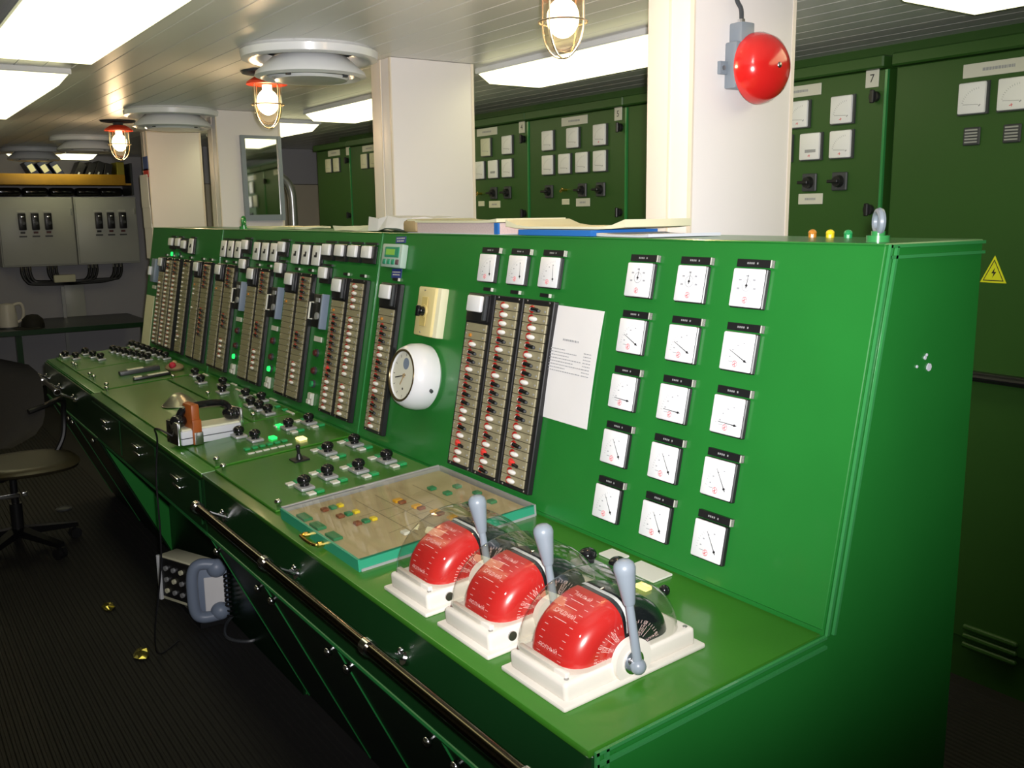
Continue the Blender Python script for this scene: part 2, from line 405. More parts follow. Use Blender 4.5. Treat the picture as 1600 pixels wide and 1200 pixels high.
# handrail along the apron
XR, ZR = 0.775, 0.845
def rail(t, y0, y1, brackets):
    bm = new_bm(); cyl(bm, (XR, y0, ZR), (XR, y1, ZR), 0.0135, seg=16); r = mk('handrail', bm, RAIL, t)
    for yy in brackets:
        bm = new_bm(); cyl(bm, (XR, yy-0.012, ZR), (XR, yy+0.012, ZR), 0.0175, seg=16)
        cyl(bm, (XR, yy, ZR-0.004), (XA, yy, ZR-0.052), 0.0065, seg=10); cyl(bm, (XA-0.014, yy, ZR-0.047), (XA-0.004, yy, ZR-0.052), 0.014, seg=12); sph(bm, (XA-0.018, yy, ZR-0.028), 0.008, 8, 6)
        mk('bracket', bm, CHROME, r)
rail(near, YN+0.03, 2.84, (1.10, 1.665, 2.25, 2.83))
rail(far, 5.20, 6.05, (5.22, 5.62, 6.03)); 
bm = new_bm(); bx(bm, -0.045, 0.045, 0.0, 0.012, 0, 0.010, bev=0.003); PULL = mesh_of('handle', bm, CHROME)
for a_, b_ in ((3.08, 3.62), (3.64, 4.20), (4.22, 4.78)):
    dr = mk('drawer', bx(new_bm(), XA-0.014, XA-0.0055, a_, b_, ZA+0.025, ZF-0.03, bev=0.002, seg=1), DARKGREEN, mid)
    for dy, dz in ((0.012, 0.0), (-0.012, -0.026)): put('handle', PULL, dr, frame((XA-0.014, (a_+b_)/2+dy, 0.800+dz), (0, 1)))

# near end face: raised edging that frames the profile
def edging(t, pts, y, w_=0.012, d=0.006):
    bm = new_bm()
    for (a, b) in zip(pts, pts[1:]):
        a, b = Vector((a[0], 0, a[1])), Vector((b[0], 0, b[1])); dv = (b-a).normalized(); nn = Vector((dv.z, 0, -dv.x))
        for off in (0.0, 0.020):
            c = [a+nn*(off), b+nn*(off), b+nn*(off+0.006), a+nn*(off+0.006)]
            A = [bm.verts.new((p.x, y, p.z)) for p in c]; B = [bm.verts.new((p.x, y-d, p.z)) for p in c]
            bm.faces.new(A); bm.faces.new(B[::-1])
            for i in range(4): bm.faces.new((A[i], A[(i+1) % 4], B[(i+1) % 4], B[i]))
    return mk('edge_trim', bm, TRIMGREEN, t)
edging(near, [(XF+0.01, ZA), (XF+0.01, ZF-0.004), (XB+0.006, ZB-0.004), (XT+0.004, ZT-0.002), (XK, ZT-0.002)], YN)
for yy, t in ((Y1, near), (Y2, mid)):
    bm = new_bm(); bx(bm, -0.003, 0.003, 0.004, 0.727, 0.0, 0.003); mk('seam_strip', bm, TRIMGREEN, t, PF(yy, 0))
bm = new_bm()
for sx, sz, r in ((1.70, 1.405, .008), (1.685, 1.425, .004), (1.66, 1.41, .003), (1.69, 1.43, .003)): cyl(bm, (sx, YN+0.001, sz), (sx, YN-0.0008, sz), r, seg=7)
mk('paint_chip', bm, PAPERB, near)

# lifting eyes and little caps on the top
def eye(t, x, y, m):
    bm = new_bm(); cyl(bm, (x, y, ZT), (x, y, ZT+0.012), 0.022, seg=14); cyl(bm, (x, y, ZT+0.01), (x, y, ZT+0.02), 0.013, seg=12)
    torus(bm, (x, y, ZT+0.038), (0.80, -0.60, 0), 0.019, 0.0075, 20, 8, 1)
    mk('lifting_eye', bm, [TRIMGREEN, m], t)
eye(near, 1.62, 1.125, GREY); eye(mid, 1.62, 4.72, TRIMGREEN)
for yy, m in ((1.42, LAMPO), (1.372, YEL), (1.325, LGREEN)):
    bm = new_bm(); cyl(bm, (1.80, yy, ZT), (1.80, yy, ZT+0.008), 0.009, seg=10); sph(bm, (1.80, yy, ZT+0.010), (0.010, 0.010, 0.008), 10, 6); mk('signal_cap', bm, m, near)

# ------------------------------------------------------------------ panel meters
def quad_marks(bm, spec, z, mi=0):
    for (x, y, w_, h, a) in spec:
        c, s = math.cos(a), math.sin(a)
        q = [bm.verts.new((x+c*px-s*py, y+s*px+c*py, z)) for px, py in ((-w_/2,-h/2),(w_/2,-h/2),(w_/2,h/2),(-w_/2,h/2))]
        bm.faces.new(q).material_index = mi
    return bm
MCASE = mesh_of('meter', bx(new_bm(), -0.044, 0.044, -0.051, 0.032, 0, 0.012, bev=0.002, seg=1), BLACK)
MFACE = mesh_of('dial_face', bx(new_bm(), -0.0440, 0.0405, -0.0485, 0.0310, 0.010, 0.0155, bev=0.003), DIAL)
bm = new_bm(); bx(bm, -0.042, 0.050, 0.035, 0.051, 0, 0.010); bx(bm, 0.0475, 0.0500, 0.0352, 0.0508, 0.001, 0.0105, 1); MPLATE = mesh_of('name_plate', bm, [BLACK, LWHITE])
bm = new_bm(); quad_marks(bm, [(-0.012+0.0052*i, 0.043, 0.0036, 0.0040, 0) for i in range(6) if i != 4], 0.0104); MTEXT = mesh_of('lettering', bm, LGREY, 0)
bm = new_bm(); torus(bm, (-0.002, -0.034, 0.0156), (0, 0, 1), 0.0062, 0.0008, 14, 4); quad_marks(bm, [(-0.002, -0.034, 0.011, 0.0016, 0.5), (-0.002, -0.034, 0.0016, 0.011, 0.3), (-0.0035, -0.036, 0.005, 0.0014, -0.4)], 0.0160)
MSTAMP = mesh_of('inspection_stamp', bm, STAMP, 0)
def needle_mesh(p, q):
    p, q = Vector((*p, 0)), Vector((*q, 0)); d = (q-p).normalized(); n = Vector((-d.y, d.x, 0)); bm = new_bm()
    tail = p - d*0.006
    vs_ = [bm.verts.new(Vector(v_)+Vector((0,0,0.0166))) for v_ in (tail+n*0.0011, tail-n*0.0011, q-n*0.0005, q+n*0.0005)]
    bm.faces.new(vs_); cyl(bm, (p.x, p.y, 0.0155), (p.x, p.y, 0.0174), 0.0026, seg=10)
    return mesh_of('needle', bm, INKBLACK, 0)
def scale_mesh(kind):
    bm = new_bm(); sp = []
    if kind == 'ring':
        for i in range(24): a = 2*PI*i/24; sp.append((-0.002+0.012*math.cos(a), -0.004+0.012*math.sin(a), 0.0012, 0.003, a))
        for i in range(5): a = -0.3+i*0.95; sp.append((-0.002+0.023*math.cos(a), -0.004+0.020*math.sin(a), 0.0075, 0.0036, 0))
    else:
        for i in range(13):
            a = PI/2+i*(PI/2)/12; sp.append((0.022+0.050*math.cos(a), -0.026+0.046*math.sin(a), 0.0006, 0.0035 if i % 3 else 0.005, a-PI/2))
        for i in range(4): a = PI/2+0.15+i*0.42; sp.append((0.022+0.040*math.cos(a), -0.026+0.037*math.sin(a), 0.0045, 0.0024, 0))
        sp.append((-0.014, -0.030, 0.012, 0.0012, 0))
    return mesh_of('scale', quad_marks(bm, sp, 0.01570), INK, 0)
SC_RING, SC_Q = scale_mesh('ring'), scale_mesh('q')
NEED = {'up': needle_mesh((-0.002, -0.004), (0.0, 0.018)), 'slant': needle_mesh((0.024, -0.026), (-0.020, -0.006)),
        'flat': needle_mesh((0.024, -0.026), (-0.022, -0.024)), 'steep': needle_mesh((0.022, -0.026), (-0.004, 0.012)), 'vert': needle_mesh((0.022, -0.026), (0.016, 0.012))}
def meter(t, Y, s, kind):
    M = PF(Y, s); m = put('meter', MCASE, t, M)
    put('dial_face', MFACE, m, M); put('needle', NEED[kind], m, M); put('scale', SC_RING if kind == 'up' else SC_Q, m, M)
    put('name_plate', MPLATE, m, M); put('lettering', MTEXT, m, M); put('inspection_stamp', MSTAMP, m, M)
for j, yy in enumerate((1.683, 1.515, 1.350)):
    for i, (s, kd) in enumerate(((0.638, 'up'), (0.505, 'slant'), (0.371, 'flat'), (0.237, 'steep'), (0.103, 'steep'))): meter(near, yy, s, kd)
for yy in (2.338, 2.186, 2.035): meter(near, yy, 0.640, 'vert')

# ------------------------------------------------------------------ annunciator columns
ROW = 0.02452; NR = 20; CW = 0.1405
bm = new_bm(); bx(bm, -CW/2+0.001, CW/2-0.001, 0.040, 0.556, 0, 0.017, bev=0.002, seg=1)
for px in (-0.05, 0.05):
    for py in (0.046, 0.550): sph(bm, (px, py, 0.018), (0.0035, 0.0035, 0.002), 8, 4, 1)
FRAME = mesh_of('annunciator_column', bm, [BLACK, CHROME])
bm = new_bm(); bx(bm, -0.058, 0.050, -ROW/2+0.0007, ROW/2-0.0007, 0.016, 0.021, bev=0.0012, seg=1); cyl(bm, (0.040, -0.003, 0.021), (0.040, -0.003, 0.023), 0.0028, seg=8, mi=1); cyl(bm, (-0.052, 0.004, 0.021), (-0.052, 0.004, 0.0225), 0.002, seg=6, mi=1)
MODULE = mesh_of('module', bm, [BEIGE, LGREY])
def crescent(bm): torus(bm, (-0.016, 0.0, 0.024), (0, 0, 1), 0.0080, 0.0030, 12, 6, 1)
bm = new_bm(); crescent(bm); sph(bm, (-0.003, -0.001, 0.026), (0.0185, 0.0072, 0.007), 12, 8, 0); LAMP_W = mesh_of('indicator_lamp', bm, [LAMPW, LAMPRED])
bm = new_bm(); crescent(bm); sph(bm, (-0.017, 0.0, 0.026), (0.006, 0.005, 0.005), 10, 6, 2); cyl(bm, (-0.012, 0, 0.027), (0.017, -0.002, 0.029), 0.0062, 0.0055, 10, 0); sph(bm, (0.022, -0.0025, 0.029), 0.0048, 10, 6, 3)
LAMP_B = mesh_of('toggle_switch', bm, [GLOSSBLACK, LAMPRED, LAMPW, DGREY])
bm = new_bm(); crescent(bm); sph(bm, (-0.008, 0.001, 0.027), (0.014, 0.007, 0.006), 10, 6, 1); cyl(bm, (0.0, -0.004, 0.027), (0.020, -0.006, 0.029), 0.0055, 0.005, 10, 0)
LAMP_R = mesh_of('toggle_switch', bm, [GLOSSBLACK, mat('lens_bright_red', (0.8, 0.05, 0.04), 0.3)])
bm = new_bm(); cyl(bm, (-0.026, 0, 0.021), (-0.026, 0, 0.026), 0.0055, 0.0045, 12); LAMP_O = mesh_of('indicator_lamp', bm, LAMPO)
bm = new_bm(); sph(bm, (-0.030, 0.0, 0.024), (0.010, 0.0048, 0.005), 10, 6); LAMP_S = mesh_of('indicator_lamp', bm, LAMPW)
bm = new_bm(); bx(bm, -0.062, 0.054, -0.040, 0.040, 0.016, 0.024, bev=0.003); bx(bm, 0.036, 0.050, -0.036, 0.036, 0.024, 0.034, 1, bev=0.003); MODBTN = mesh_of('button_housing', bm, [BLACK, DGREY])
BTN = mesh_of('push_button', bx(new_bm(), -0.050, 0.024, -0.014, 0.034, 0.022, 0.036, bev=0.005), DIAL)
bm = new_bm(); bx(bm, -0.012, 0.030, -0.005, 0.005, 0, 0.008); bx(bm, 0.028, 0.031, -0.005, 0.005, 0.001, 0.0085, 1); HOLDER = mesh_of('label_holder', bm, [BLACK, LWHITE])
def column(t, Y, pat):
    M = PF(Y, 0); c = put('annunciator_column', FRAME, t, M); i = 0; put('label_holder', HOLDER, c, PF(Y, 0.570))
    top = 0.5435
    for ch in pat:
        if ch == 'S':
            Mb = PF(Y, top-ROW*(i+1.2)); put('button_housing', MODBTN, c, Mb); put('push_button', BTN, c, Mb); i += 3; continue
        Mr = PF(Y, top-ROW*(i+0.5) - 0.002); put('module', MODULE, c, Mr)
        me = {'W': LAMP_W, 'B': LAMP_B, 'R': LAMP_R, 'O': LAMP_O, 's': LAMP_S}.get(ch)
        if me: put(me.name.split('.')[0], me, c, Mr)
        i += 1
        if i >= NR: break
for yy, p_ in ((2.338, 'S.OWBBWBBBBWWBWRWW'), (2.198, 'WWWWBWBBWBBBBWWBWRWB'), (2.058, 'BWWWBWBBWBBBBWWBWRWW')): column(near, yy, p_)
column(near, 2.910, 'S.OBBBWWBBBWWBBBWW')
for yy, p_ in ((3.308, 'S.OBBBBBBBBRBWWWWW'), (3.166, 'WWWW.WWWWWWWWW.WWWWW'), (3.785, 'S.O...............'), (3.644, 'BBBB.....BBB..WWWW..'), (4.250, 'S.O...............'),
              (4.108, 'BBBB.....BBB..WWWW..'), (4.716, 'S.O...............'), (4.574, 'BBBB.....BBB..WWWW..')): column(mid, yy, p_)
for yy, p_ in ((5.080, 'S.Oss..s..........'), (4.938, 'BBBBB....BBBBBB.....'), (5.300, 'BsssssssssssssssWs..'), (5.500, 'BBBWWWWWWWWWWWWWWWWW'), (5.641, 'WBWWWWWWWWWWWWWWWWWW'), (5.782, 'S..WWWWsWWWWWWWWWW')): column(far, yy, p_)
# upper square instruments
bm = new_bm(); bx(bm, -0.045, 0.045, -0.030, 0.034, 0, 0.014, bev=0.002, seg=1); bx(bm, -0.045, 0.045, 0.038, 0.046, 0, 0.008); SQH = mesh_of('button_housing', bm, BLACK)
SQB = mesh_of('push_button', bx(new_bm(), -0.042, 0.026, -0.012, 0.032, 0.01, 0.026, bev=0.005), DIAL)
bm = new_bm(); bx(bm, -0.043, 0.043, -0.044, 0.040, 0, 0.012, bev=0.002, seg=1); bx(bm, -0.042, 0.042, 0.044, 0.050, 0, 0.008); TLH = mesh_of('edge_meter', bm, BLACK)
bm = new_bm(); bx(bm, -0.041, 0.034, -0.042, 0.038, 0.01, 0.018, bev=0.004); TLF = mesh_of('dial_face', bm, DIAL)
bm = new_bm(); bx(bm, -0.012, 0.012, -0.010, -0.001, 0.018, 0.0195); bx(bm, -0.002, 0.012, -0.006, 0.010, 0.018, 0.0192); TLN = mesh_of('needle', bm, INKBLACK, 0)
def square(t, Y, s):
    M = PF(Y, s); h = put('button_housing', SQH, t, M); put('push_button', SQB, h, M)
def tall(t, Y, s):
    M = PF(Y, s); h = put('edge_meter', TLH, t, M); put('dial_face', TLF, h, M); put('needle', TLN, h, M)
for yy in (3.352, 3.234, 3.118, 3.470): square(mid, yy, 0.645)
for yy in (3.790, 3.682, 3.574, 4.255, 4.148, 4.040, 4.724, 4.617, 4.510): tall(mid, yy, 0.632)
for yy in (3.942, 4.406): square(mid, yy, 0.645)
for yy in (3.478, 3.950, 4.410): square(mid, yy, 0.555)
for yy in (5.655, 5.515): square(far, yy, 0.636)
tall(far, 5.275, 0.632); square(far, 5.40, 0.625)
# narrow fields between the columns: recorder, tag, lamps, key
bm = new_bm(); bx(bm, -0.050, 0.038, -0.065, 0.065, 0, 0.022, bev=0.003); REC = mesh_of('recorder', bm, BLACK)
bm = new_bm(); bx(bm, 0.040, 0.052, -0.068, 0.068, 0, 0.030, bev=0.002); RECF = mesh_of('side_flange', bm, BLUEGREY)
bm = new_bm(); tube(bm, [(-0.045, -0.035, 0.02), (-0.045, -0.035, 0.036), (-0.045, 0.03, 0.036), (-0.045, 0.03, 0.02)], 0.004, 8); RECH = mesh_of('pull_handle', bm, LWHITE)
bm = new_bm(); bx(bm, -0.02, 0.012, 0.034, 0.050, 0.022, 0.026); cyl(bm, (0.008, -0.02, 0.02), (0.008, -0.02, 0.03), 0.014, seg=12); RECK = mesh_of('window', bm, LGREY)
LTAG = mesh_of('label_plate', bx(new_bm(), -0.038, 0.030, -0.010, 0.010, 0, 0.006, bev=0.001, seg=1), LWHITE)
def button_mesh(m):
    bm = new_bm(); cyl(bm, (0, 0, 0), (0, 0, 0.008), 0.016, seg=14, mi=1); cyl(bm, (0, 0, 0.008), (0, 0, 0.016), 0.0125, 0.011, 14, 0); return mesh_of('signal_button', bm, [m, DGREY])
SB_RED, SB_GRN, SB_DG = button_mesh(mat('button_maroon', (0.10, 0.02, 0.02), 0.35)), button_mesh(LITGREEN), button_mesh(LGREEN)
bm = new_bm(); bx(bm, -0.022, 0.022, -0.024, 0.024, 0, 0.010, bev=0.002, seg=1); bx(bm, -0.016, 0.010, -0.020, -0.002, 0.010, 0.018, bev=0.002, seg=1); bx(bm, -0.010, 0.016, 0.002, 0.022, 0.010, 0.016); KEYS = mesh_of('key_switch', bm, LWHITE)
def field(t, Y, lit):
    M = PF(Y, 0.416); r = put('recorder', REC, t, M); put('side_flange', RECF, r, M); put('pull_handle', RECH, r, M); put('window', RECK, r, M)
    put('label_plate', LTAG, t, PF(Y, 0.306)); put('signal_button', SB_RED, t, PF(Y, 0.252)); put('signal_button', SB_RED, t, PF(Y, 0.182))
    put('signal_button', SB_GRN if lit else SB_DG, t, PF(Y-0.002, 0.130)); put('key_switch', KEYS, t, PF(Y, 0.070))
field(mid, 3.483, False); field(mid, 3.950, True); field(mid, 4.412, True)
bm = new_bm(); bx(bm, -0.05, 0.03, -0.07, 0.07, 0, 0.03, bev=0.004); bx(bm, -0.052, -0.03, -0.03, 0.02, 0.03, 0.045, 1); mk('recorder', bm, [BLUEGREY, PWHITE], far, PF(5.94, 0.47))
put('label_plate', LTAG, far, PF(5.97, 0.37)); put('signal_button', SB_GRN, far, PF(5.64, 0.578)); put('signal_button', SB_DG, far, PF(5.51, 0.578))

# ------------------------------------------------------------------ things on the sloping panel
def dashes(bm, rows, z, mi=0):
    for (x0, x1, y, h) in rows:
        x = x0
        while x < x1:
            w_ = random.uniform(0.003, 0.010); w_ = min(w_, x1-x)
            quad_marks(bm, [(x+w_/2, y, w_, h, 0)], z, mi); x += w_+0.0018
    return bm
M = PF(1.908, 0.400) @ Matrix.Rotation(-0.01, 4, 'Z')
bm = new_bm(); n = 12
grid = [[bm.verts.new((-0.105+0.21*i/n, -0.148+0.296*j/n, 0.002+0.006*math.sin(PI*j/n)*abs(i/n-0.5)+0.003*(i == 0))) for i in range(n+1)] for j in range(n+1)]
for j in range(n):
    for i in range(n): bm.faces.new((grid[j][i], grid[j][i+1], grid[j+1][i+1], grid[j+1][i]))
r = bmesh.ops.extrude_face_region(bm, geom=bm.faces[:]); bmesh.ops.translate(bm, verts=[v for v in r['geom'] if isinstance(v, bmesh.types.BMVert)], vec=(0, 0, 0.0012))
notice = thing('notice_sheet', 'white typed notice sheet taped to the green panel between lamps and gauges', 'paper', M)
mk('sheet', bm, PAPER, notice, M)
bm = new_bm(); dashes(bm, [(-0.035, 0.03, 0.062, 0.005)], 0.0086); rows = [(-0.085, -0.02, 0.036, .0025), (-0.085, 0.03, 0.028, .0025), (-0.085, 0.0, 0.020, .0025), (-0.085, 0.05, 0.012, .0025), (-0.085, 0.02, 0.004, .0025), (-0.085, 0.06, -0.004, .0025), (-0.085, -0.01, -0.012, .0025), (-0.085, 0.055, -0.020, .0025)]
dashes(bm, rows, 0.0092); dashes(bm, [(0.058, 0.088, 0.036-0.008*i, .0025) for i in range(8)], 0.0092); mk('lettering', bm, INK, notice, M, 0)['kind'] = 'stuff'

M = PF(2.622, 0.479, -0.004); t = thing('rotary_switch', 'ivory rectangular switch box with black knob above the round clock', 'switch', M)
mk('box', bx(new_bm(), -0.060, 0.046, -0.078, 0.078, 0, 0.040, bev=0.006), IVORY, t, M)
mk('back_box', bx(new_bm(), -0.052, 0.068, -0.078, 0.078, 0, 0.030, bev=0.004), PAPERY, t, M)
bm = new_bm(); lathe(bm, [(0.0, 0.0495), (0.021, 0.0495), (0.023, 0.0445)], seg=20); bx(bm, -0.018, 0.018, -0.046, 0.046, 0.044, 0.047, bev=0.0012, seg=1); mk('dial_boss', bm, mat('bakelite_yellow', (0.62, 0.50, 0.18), 0.35), t, M)
bm = new_bm(); cyl(bm, (0, 0, 0.045), (0, 0, 0.062), 0.016, 0.014, 16); bx(bm, -0.006, 0.006, -0.017, 0.017, 0.06, 0.072, bev=0.002); mk('knob', bm, GLOSSBLACK, t, M)
bm = new_bm(); sph(bm, (-0.008, 0.066, 0.045), (0.003, 0.003, 0.002), 8, 4); sph(bm, (-0.008, -0.066, 0.045), (0.003, 0.003, 0.002), 8, 4); mk('screw', bm, STEEL, t, M)

M = PF(2.622, 0.272) @ Matrix.Diagonal((1, 1, 0.84, 1)); t = thing('wall_clock', 'round white deep-cased clock on the green console panel', 'clock', PF(2.622, 0.272))
bm = new_bm(); lathe(bm, [(0.092, 0.0), (0.103, 0.012), (0.106, 0.04), (0.102, 0.075), (0.090, 0.104), (0.083, 0.110), (0.078, 0.108), (0.078, 0.094), (0.0, 0.094)], seg=40); mk('case', bm, PWHITE, t, M)
bm = new_bm(); torus(bm, (0, 0, 0.108), (0, 0, 1), 0.0795, 0.0045, 40, 8); mk('bezel', bm, mat('bezel_brown', (0.10, 0.075, 0.03), 0.3, metal=0.6), t, M)
bm = new_bm(); cyl(bm, (0, 0, 0.094), (0, 0, 0.0965), 0.077, seg=40); mk('dial', bm, mat('clock_dial', (0.75, 0.74, 0.62), 0.5), t, M)
bm = new_bm(); quad_marks(bm, [(0.066*math.sin(a), 0.066*math.cos(a), 0.002, 0.009, -a) for a in [2*PI*i/12 for i in range(12)]], 0.0968); cyl(bm, (0.004, 0.038, 0.0966), (0.004, 0.038, 0.0972), 0.0185, seg=20, mi=1); cyl(bm, (0.0, -0.042, 0.0966), (0, -0.042, 0.0972), 0.004, seg=8); mk('dial_marks', bm, [INKBLACK, BLUEGREY], t, M, 0)['kind'] = 'stuff'
bm = new_bm(); bx(bm, -0.0015, 0.0015, -0.012, 0.055, 0.0985, 0.0995); bmesh.ops.rotate(bm, verts=bm.verts[:], cent=(0, 0, 0), matrix=Matrix.Rotation(1.8, 3, 'Z')); mk('minute_hand', bm, INKBLACK, t, M)
bm = new_bm(); bx(bm, -0.0025, 0.0025, -0.008, 0.036, 0.0975, 0.0985); bmesh.ops.rotate(bm, verts=bm.verts[:], cent=(0, 0, 0), matrix=Matrix.Rotation(2.6, 3, 'Z')); cyl(bm, (0, 0, 0.0965), (0, 0, 0.1005), 0.006, seg=12); mk('hour_hand', bm, CARDBROWN, t, M)
bm = new_bm(); cyl(bm, (0.099, -0.03, 0.045), (0.108, -0.033, 0.045), 0.006, seg=12); mk('winding_hole', bm, DGREY, t, M)

M = PF(2.918, 0.648); t = thing('control_module', 'small pale green electronic module with display and four keys on console panel', 'module', M)
mk('housing', bx(new_bm(), -0.075, 0.068, -0.040, 0.040, 0, 0.024, bev=0.004), DEVGREEN, t, M)
mk('display_bezel', bx(new_bm(), -0.052, 0.050, -0.006, 0.030, 0.022, 0.0262, bev=0.002, seg=1), TEAL, t, M)
mk('display', bx(new_bm(), -0.040, 0.022, 0.002, 0.022, 0.025, 0.0272), LCDG, t, M)
for i in range(4): mk('key', bx(new_bm(), -0.060+0.031*i, -0.038+0.031*i, -0.030, -0.012, 0.022, 0.027, bev=0.0025), TEAL if i < 3 else mat('key_maroon', (0.14, 0.08, 0.10), 0.4), t, M)
for nm, s, dx in (('blue_label', 0.705, 0.0), ('blue_label', 0.590, 0.0)):
    Mx = PF(2.912, s) @ Matrix.Rotation(0.03, 4, 'Z'); tg = thing(nm, 'blue lettered sticker %s the pale green electronic module' % ('above' if s > 0.65 else 'below'), 'label', Mx)
    mk('plate', bx(new_bm(), -0.034, 0.036, -0.011 if s > .65 else -0.016, 0.011 if s > .65 else 0.016, 0, 0.0015), SIGNBLUE, tg, Mx)
    mk('lettering', dashes(new_bm(), [(-0.028, 0.03, 0.005, 0.004), (-0.024, 0.026, -0.004, 0.004)], 0.0018), LWHITE, tg, Mx, 0)
bm = new_bm(); bx(bm, -0.09, 0.09, -0.15, 0.15, 0, 0.003); tag(mk('paper_sheet', bm, PAPERY, None, PF(6.04, 0.165)), 'pale paper sheet low on the far end of the console panel', 'paper')

# ------------------------------------------------------------------ desk: lids, switches, tray
def lid(t, x0, x1, y0, y1, m=DESKGREEN):
    xm, ym = (x0+x1)/2, (y0+y1)/2; M = DF(xm, ym); hx, hy = (x1-x0)/2, (y1-y0)/2
    mk('desk_lid', bx(new_bm(), -hy, hy, -hx, hx, 0.0, 0.007, bev=0.0025, seg=1), m, t, M)
lid(near, 0.895, 1.405, 2.49, 3.035); lid(mid, 0.905, 1.405, 3.065, 3.56); lid(mid, 0.90, 1.205, 3.575, 4.79); lid(mid, 1.215, 1.405, 3.575, 4.79); lid(far, 0.92, 1.405, 4.82, 5.50); lid(far, 0.92, 1.405, 5.515, 6.12)
bm = new_bm(); cyl(bm, (0, 0, 0), (0, 0, 0.010), 0.006, seg=10); sph(bm, (0, 0, 0.016), (0.011, 0.011, 0.009), 12, 8); BOLT = mesh_of('lid_screw', bm, CHROME)
for t, x, y in ((near, .915, 2.515), (near, .915, 3.0), (mid, .925, 3.10), (mid, .925, 3.50), (mid, .925, 4.76), (mid, 1.235, 3.62), (mid, 1.235, 4.2), (mid, 1.235, 4.76), (far, .945, 4.86), (far, .945, 5.15), (far, .945, 5.25), (far, .945, 5.62), (far, .945, 5.70), (far, .945, 6.08)): put('lid_screw', BOLT, t, DF(x, y, 0.007))
bm = new_bm(); bx(bm, -0.040, 0.030, -0.022, 0.022, 0, 0.010, bev=0.003); SW_P = mesh_of('selector_switch', bm, LGREY)
bm = new_bm(); cyl(bm, (0, 0, 0.008), (0, 0, 0.018), 0.014, seg=14); sph(bm, (0, 0, 0.028), (0.021, 0.021, 0.016), 16, 10); SW_K = mesh_of('knob', bm, GLOSSBLACK)
bm = new_bm(); bx(bm, -0.024, 0.0, -0.013, 0.013, 0, 0.006, 0, bev=0.001, seg=1); bx(bm, 0.0015, 0.026, -0.013, 0.013, 0, 0.009, 1, bev=0.002, seg=1); LABELP = mesh_of('label_pair', bm, [LWHITE, LGREEN])
BAR = mesh_of('label_bar', bx(new_bm(), -0.035, 0.035, -0.006, 0.006, 0, 0.004, bev=0.001, seg=1), LWHITE)
ROT = Matrix.Rotation(PI/2, 4, 'Z')
def desk_switch(t, x, y, labels=True, bar=False):
    M = DF(x, y, 0.007); s = put('selector_switch', SW_P, t, M); put('knob', SW_K, s, M)
    if labels:
        put('label_pair', LABELP, t, DF(x-0.006, y+0.070, 0.007) @ ROT); put('label_pair', LABELP, t, DF(x+0.005, y-0.065, 0.007) @ ROT)
    if bar: put('label_bar', BAR, t, DF(x+0.045, y-0.01, 0.007))
for x, y in ((1.035, 2.615), (1.130, 2.66), (1.225, 2.64), (1.335, 2.665), (1.238, 2.905), (1.345, 2.925)): desk_switch(near, x, y)
bm = new_bm(); bx(bm, -0.026, 0.026, -0.026, 0.026, 0, 0.005); cyl(bm, (0, 0, 0.004), (0, 0, 0.022), 0.012, 0.007, 12); cyl(bm, (0, 0, 0.02), (0, 0, 0.044), 0.005, 0.007, 10); sph(bm, (0, 0, 0.046), 0.008, 10, 6); mk('joystick', bm, BLACK, near, DF(1.14, 2.915, 0.007))
for x, y, lb in ((1.095, 3.375, False), (1.120, 3.275, False), (1.270, 3.335, True), (1.355, 3.345, True)): desk_switch(mid, x, y, lb)
SGR = mesh_of('signal_key', bx(new_bm(), -0.016, 0.016, -0.012, 0.012, 0, 0.009, bev=0.002, seg=1), LITGREEN); SYL = mesh_of('signal_key', bx(new_bm(), -0.020, 0.020, -0.015, 0.015, 0, 0.008, bev=0.002, seg=1), LITYEL)
SDG = mesh_of('signal_key', bx(new_bm(), -0.012, 0.012, -0.010, 0.010, 0, 0.008, bev=0.002, seg=1), LGREEN)
put('signal_key', SGR, mid, DF(1.257, 3.40, .007)); put('signal_key', SGR, mid, DF(1.175, 3.25, .007)); put('signal_key', SYL, mid, DF(1.245, 3.155, .007))
for i in range(6):
    put('signal_key', SDG, mid, DF(1.055+0.027*i, 3.180, .007)); put('label_bar', mesh_of('label_bar', bx(new_bm(), -0.006, 0.006, -0.011, 0.011, 0, 0.003), LWHITE), mid, DF(1.05+0.027*i, 3.125, .007))
for x, y in ((1.335, 4.73), (1.300, 4.52), (1.355, 4.36), (1.300, 4.20), (1.345, 4.02), (1.365, 3.88), (1.300, 3.83), (1.300, 3.73), (1.300, 3.63)): desk_switch(mid, x, y, False, x > 1.33)
for x, y in ((1.372, 4.12), (1.372, 3.72), (1.372, 3.64)): put('signal_key', SDG, mid, DF(x, y, .007))
for x, y in ((1.372, 4.20), (1.372, 3.58)): put('label_bar', BAR, mid, DF(x, y, .007))
for i in range(7): desk_switch(far, 1.215+0.012*i, 5.97-0.085*i, False)
for i in range(7): desk_switch(far, 1.345+0.004*i, 6.06-0.11*i, False)
for x, y in ((0.965, 6.05), (1.00, 5.93), (1.075, 6.05), (1.085, 5.88), (1.10, 5.75)): desk_switch(far, x, y, False)
bm = new_bm(); bx(bm, -0.10, 0.10, -0.022, 0.022, 0, 0.022, bev=0.003); bx(bm, -0.06, 0.02, -0.016, 0.016, 0.022, 0.026, 1); mk('pen_tray', bm, [DGREY, YELDIAL], far, DF(1.16, 5.12, .007) @ ROT)
bm = new_bm(); bx(bm, -0.09, 0.09, -0.016, 0.016, 0, 0.014, bev=0.003); bx(bm, -0.085, -0.05, -0.012, 0.012, 0.014, 0.019, 1); bx(bm, -0.02, 0.08, -0.012, 0.012, 0.014, 0.018, 1); mk('push_button_bar', bm, [BLACK, YELDIAL], far, DF(1.17, 4.91, .007) @ ROT)
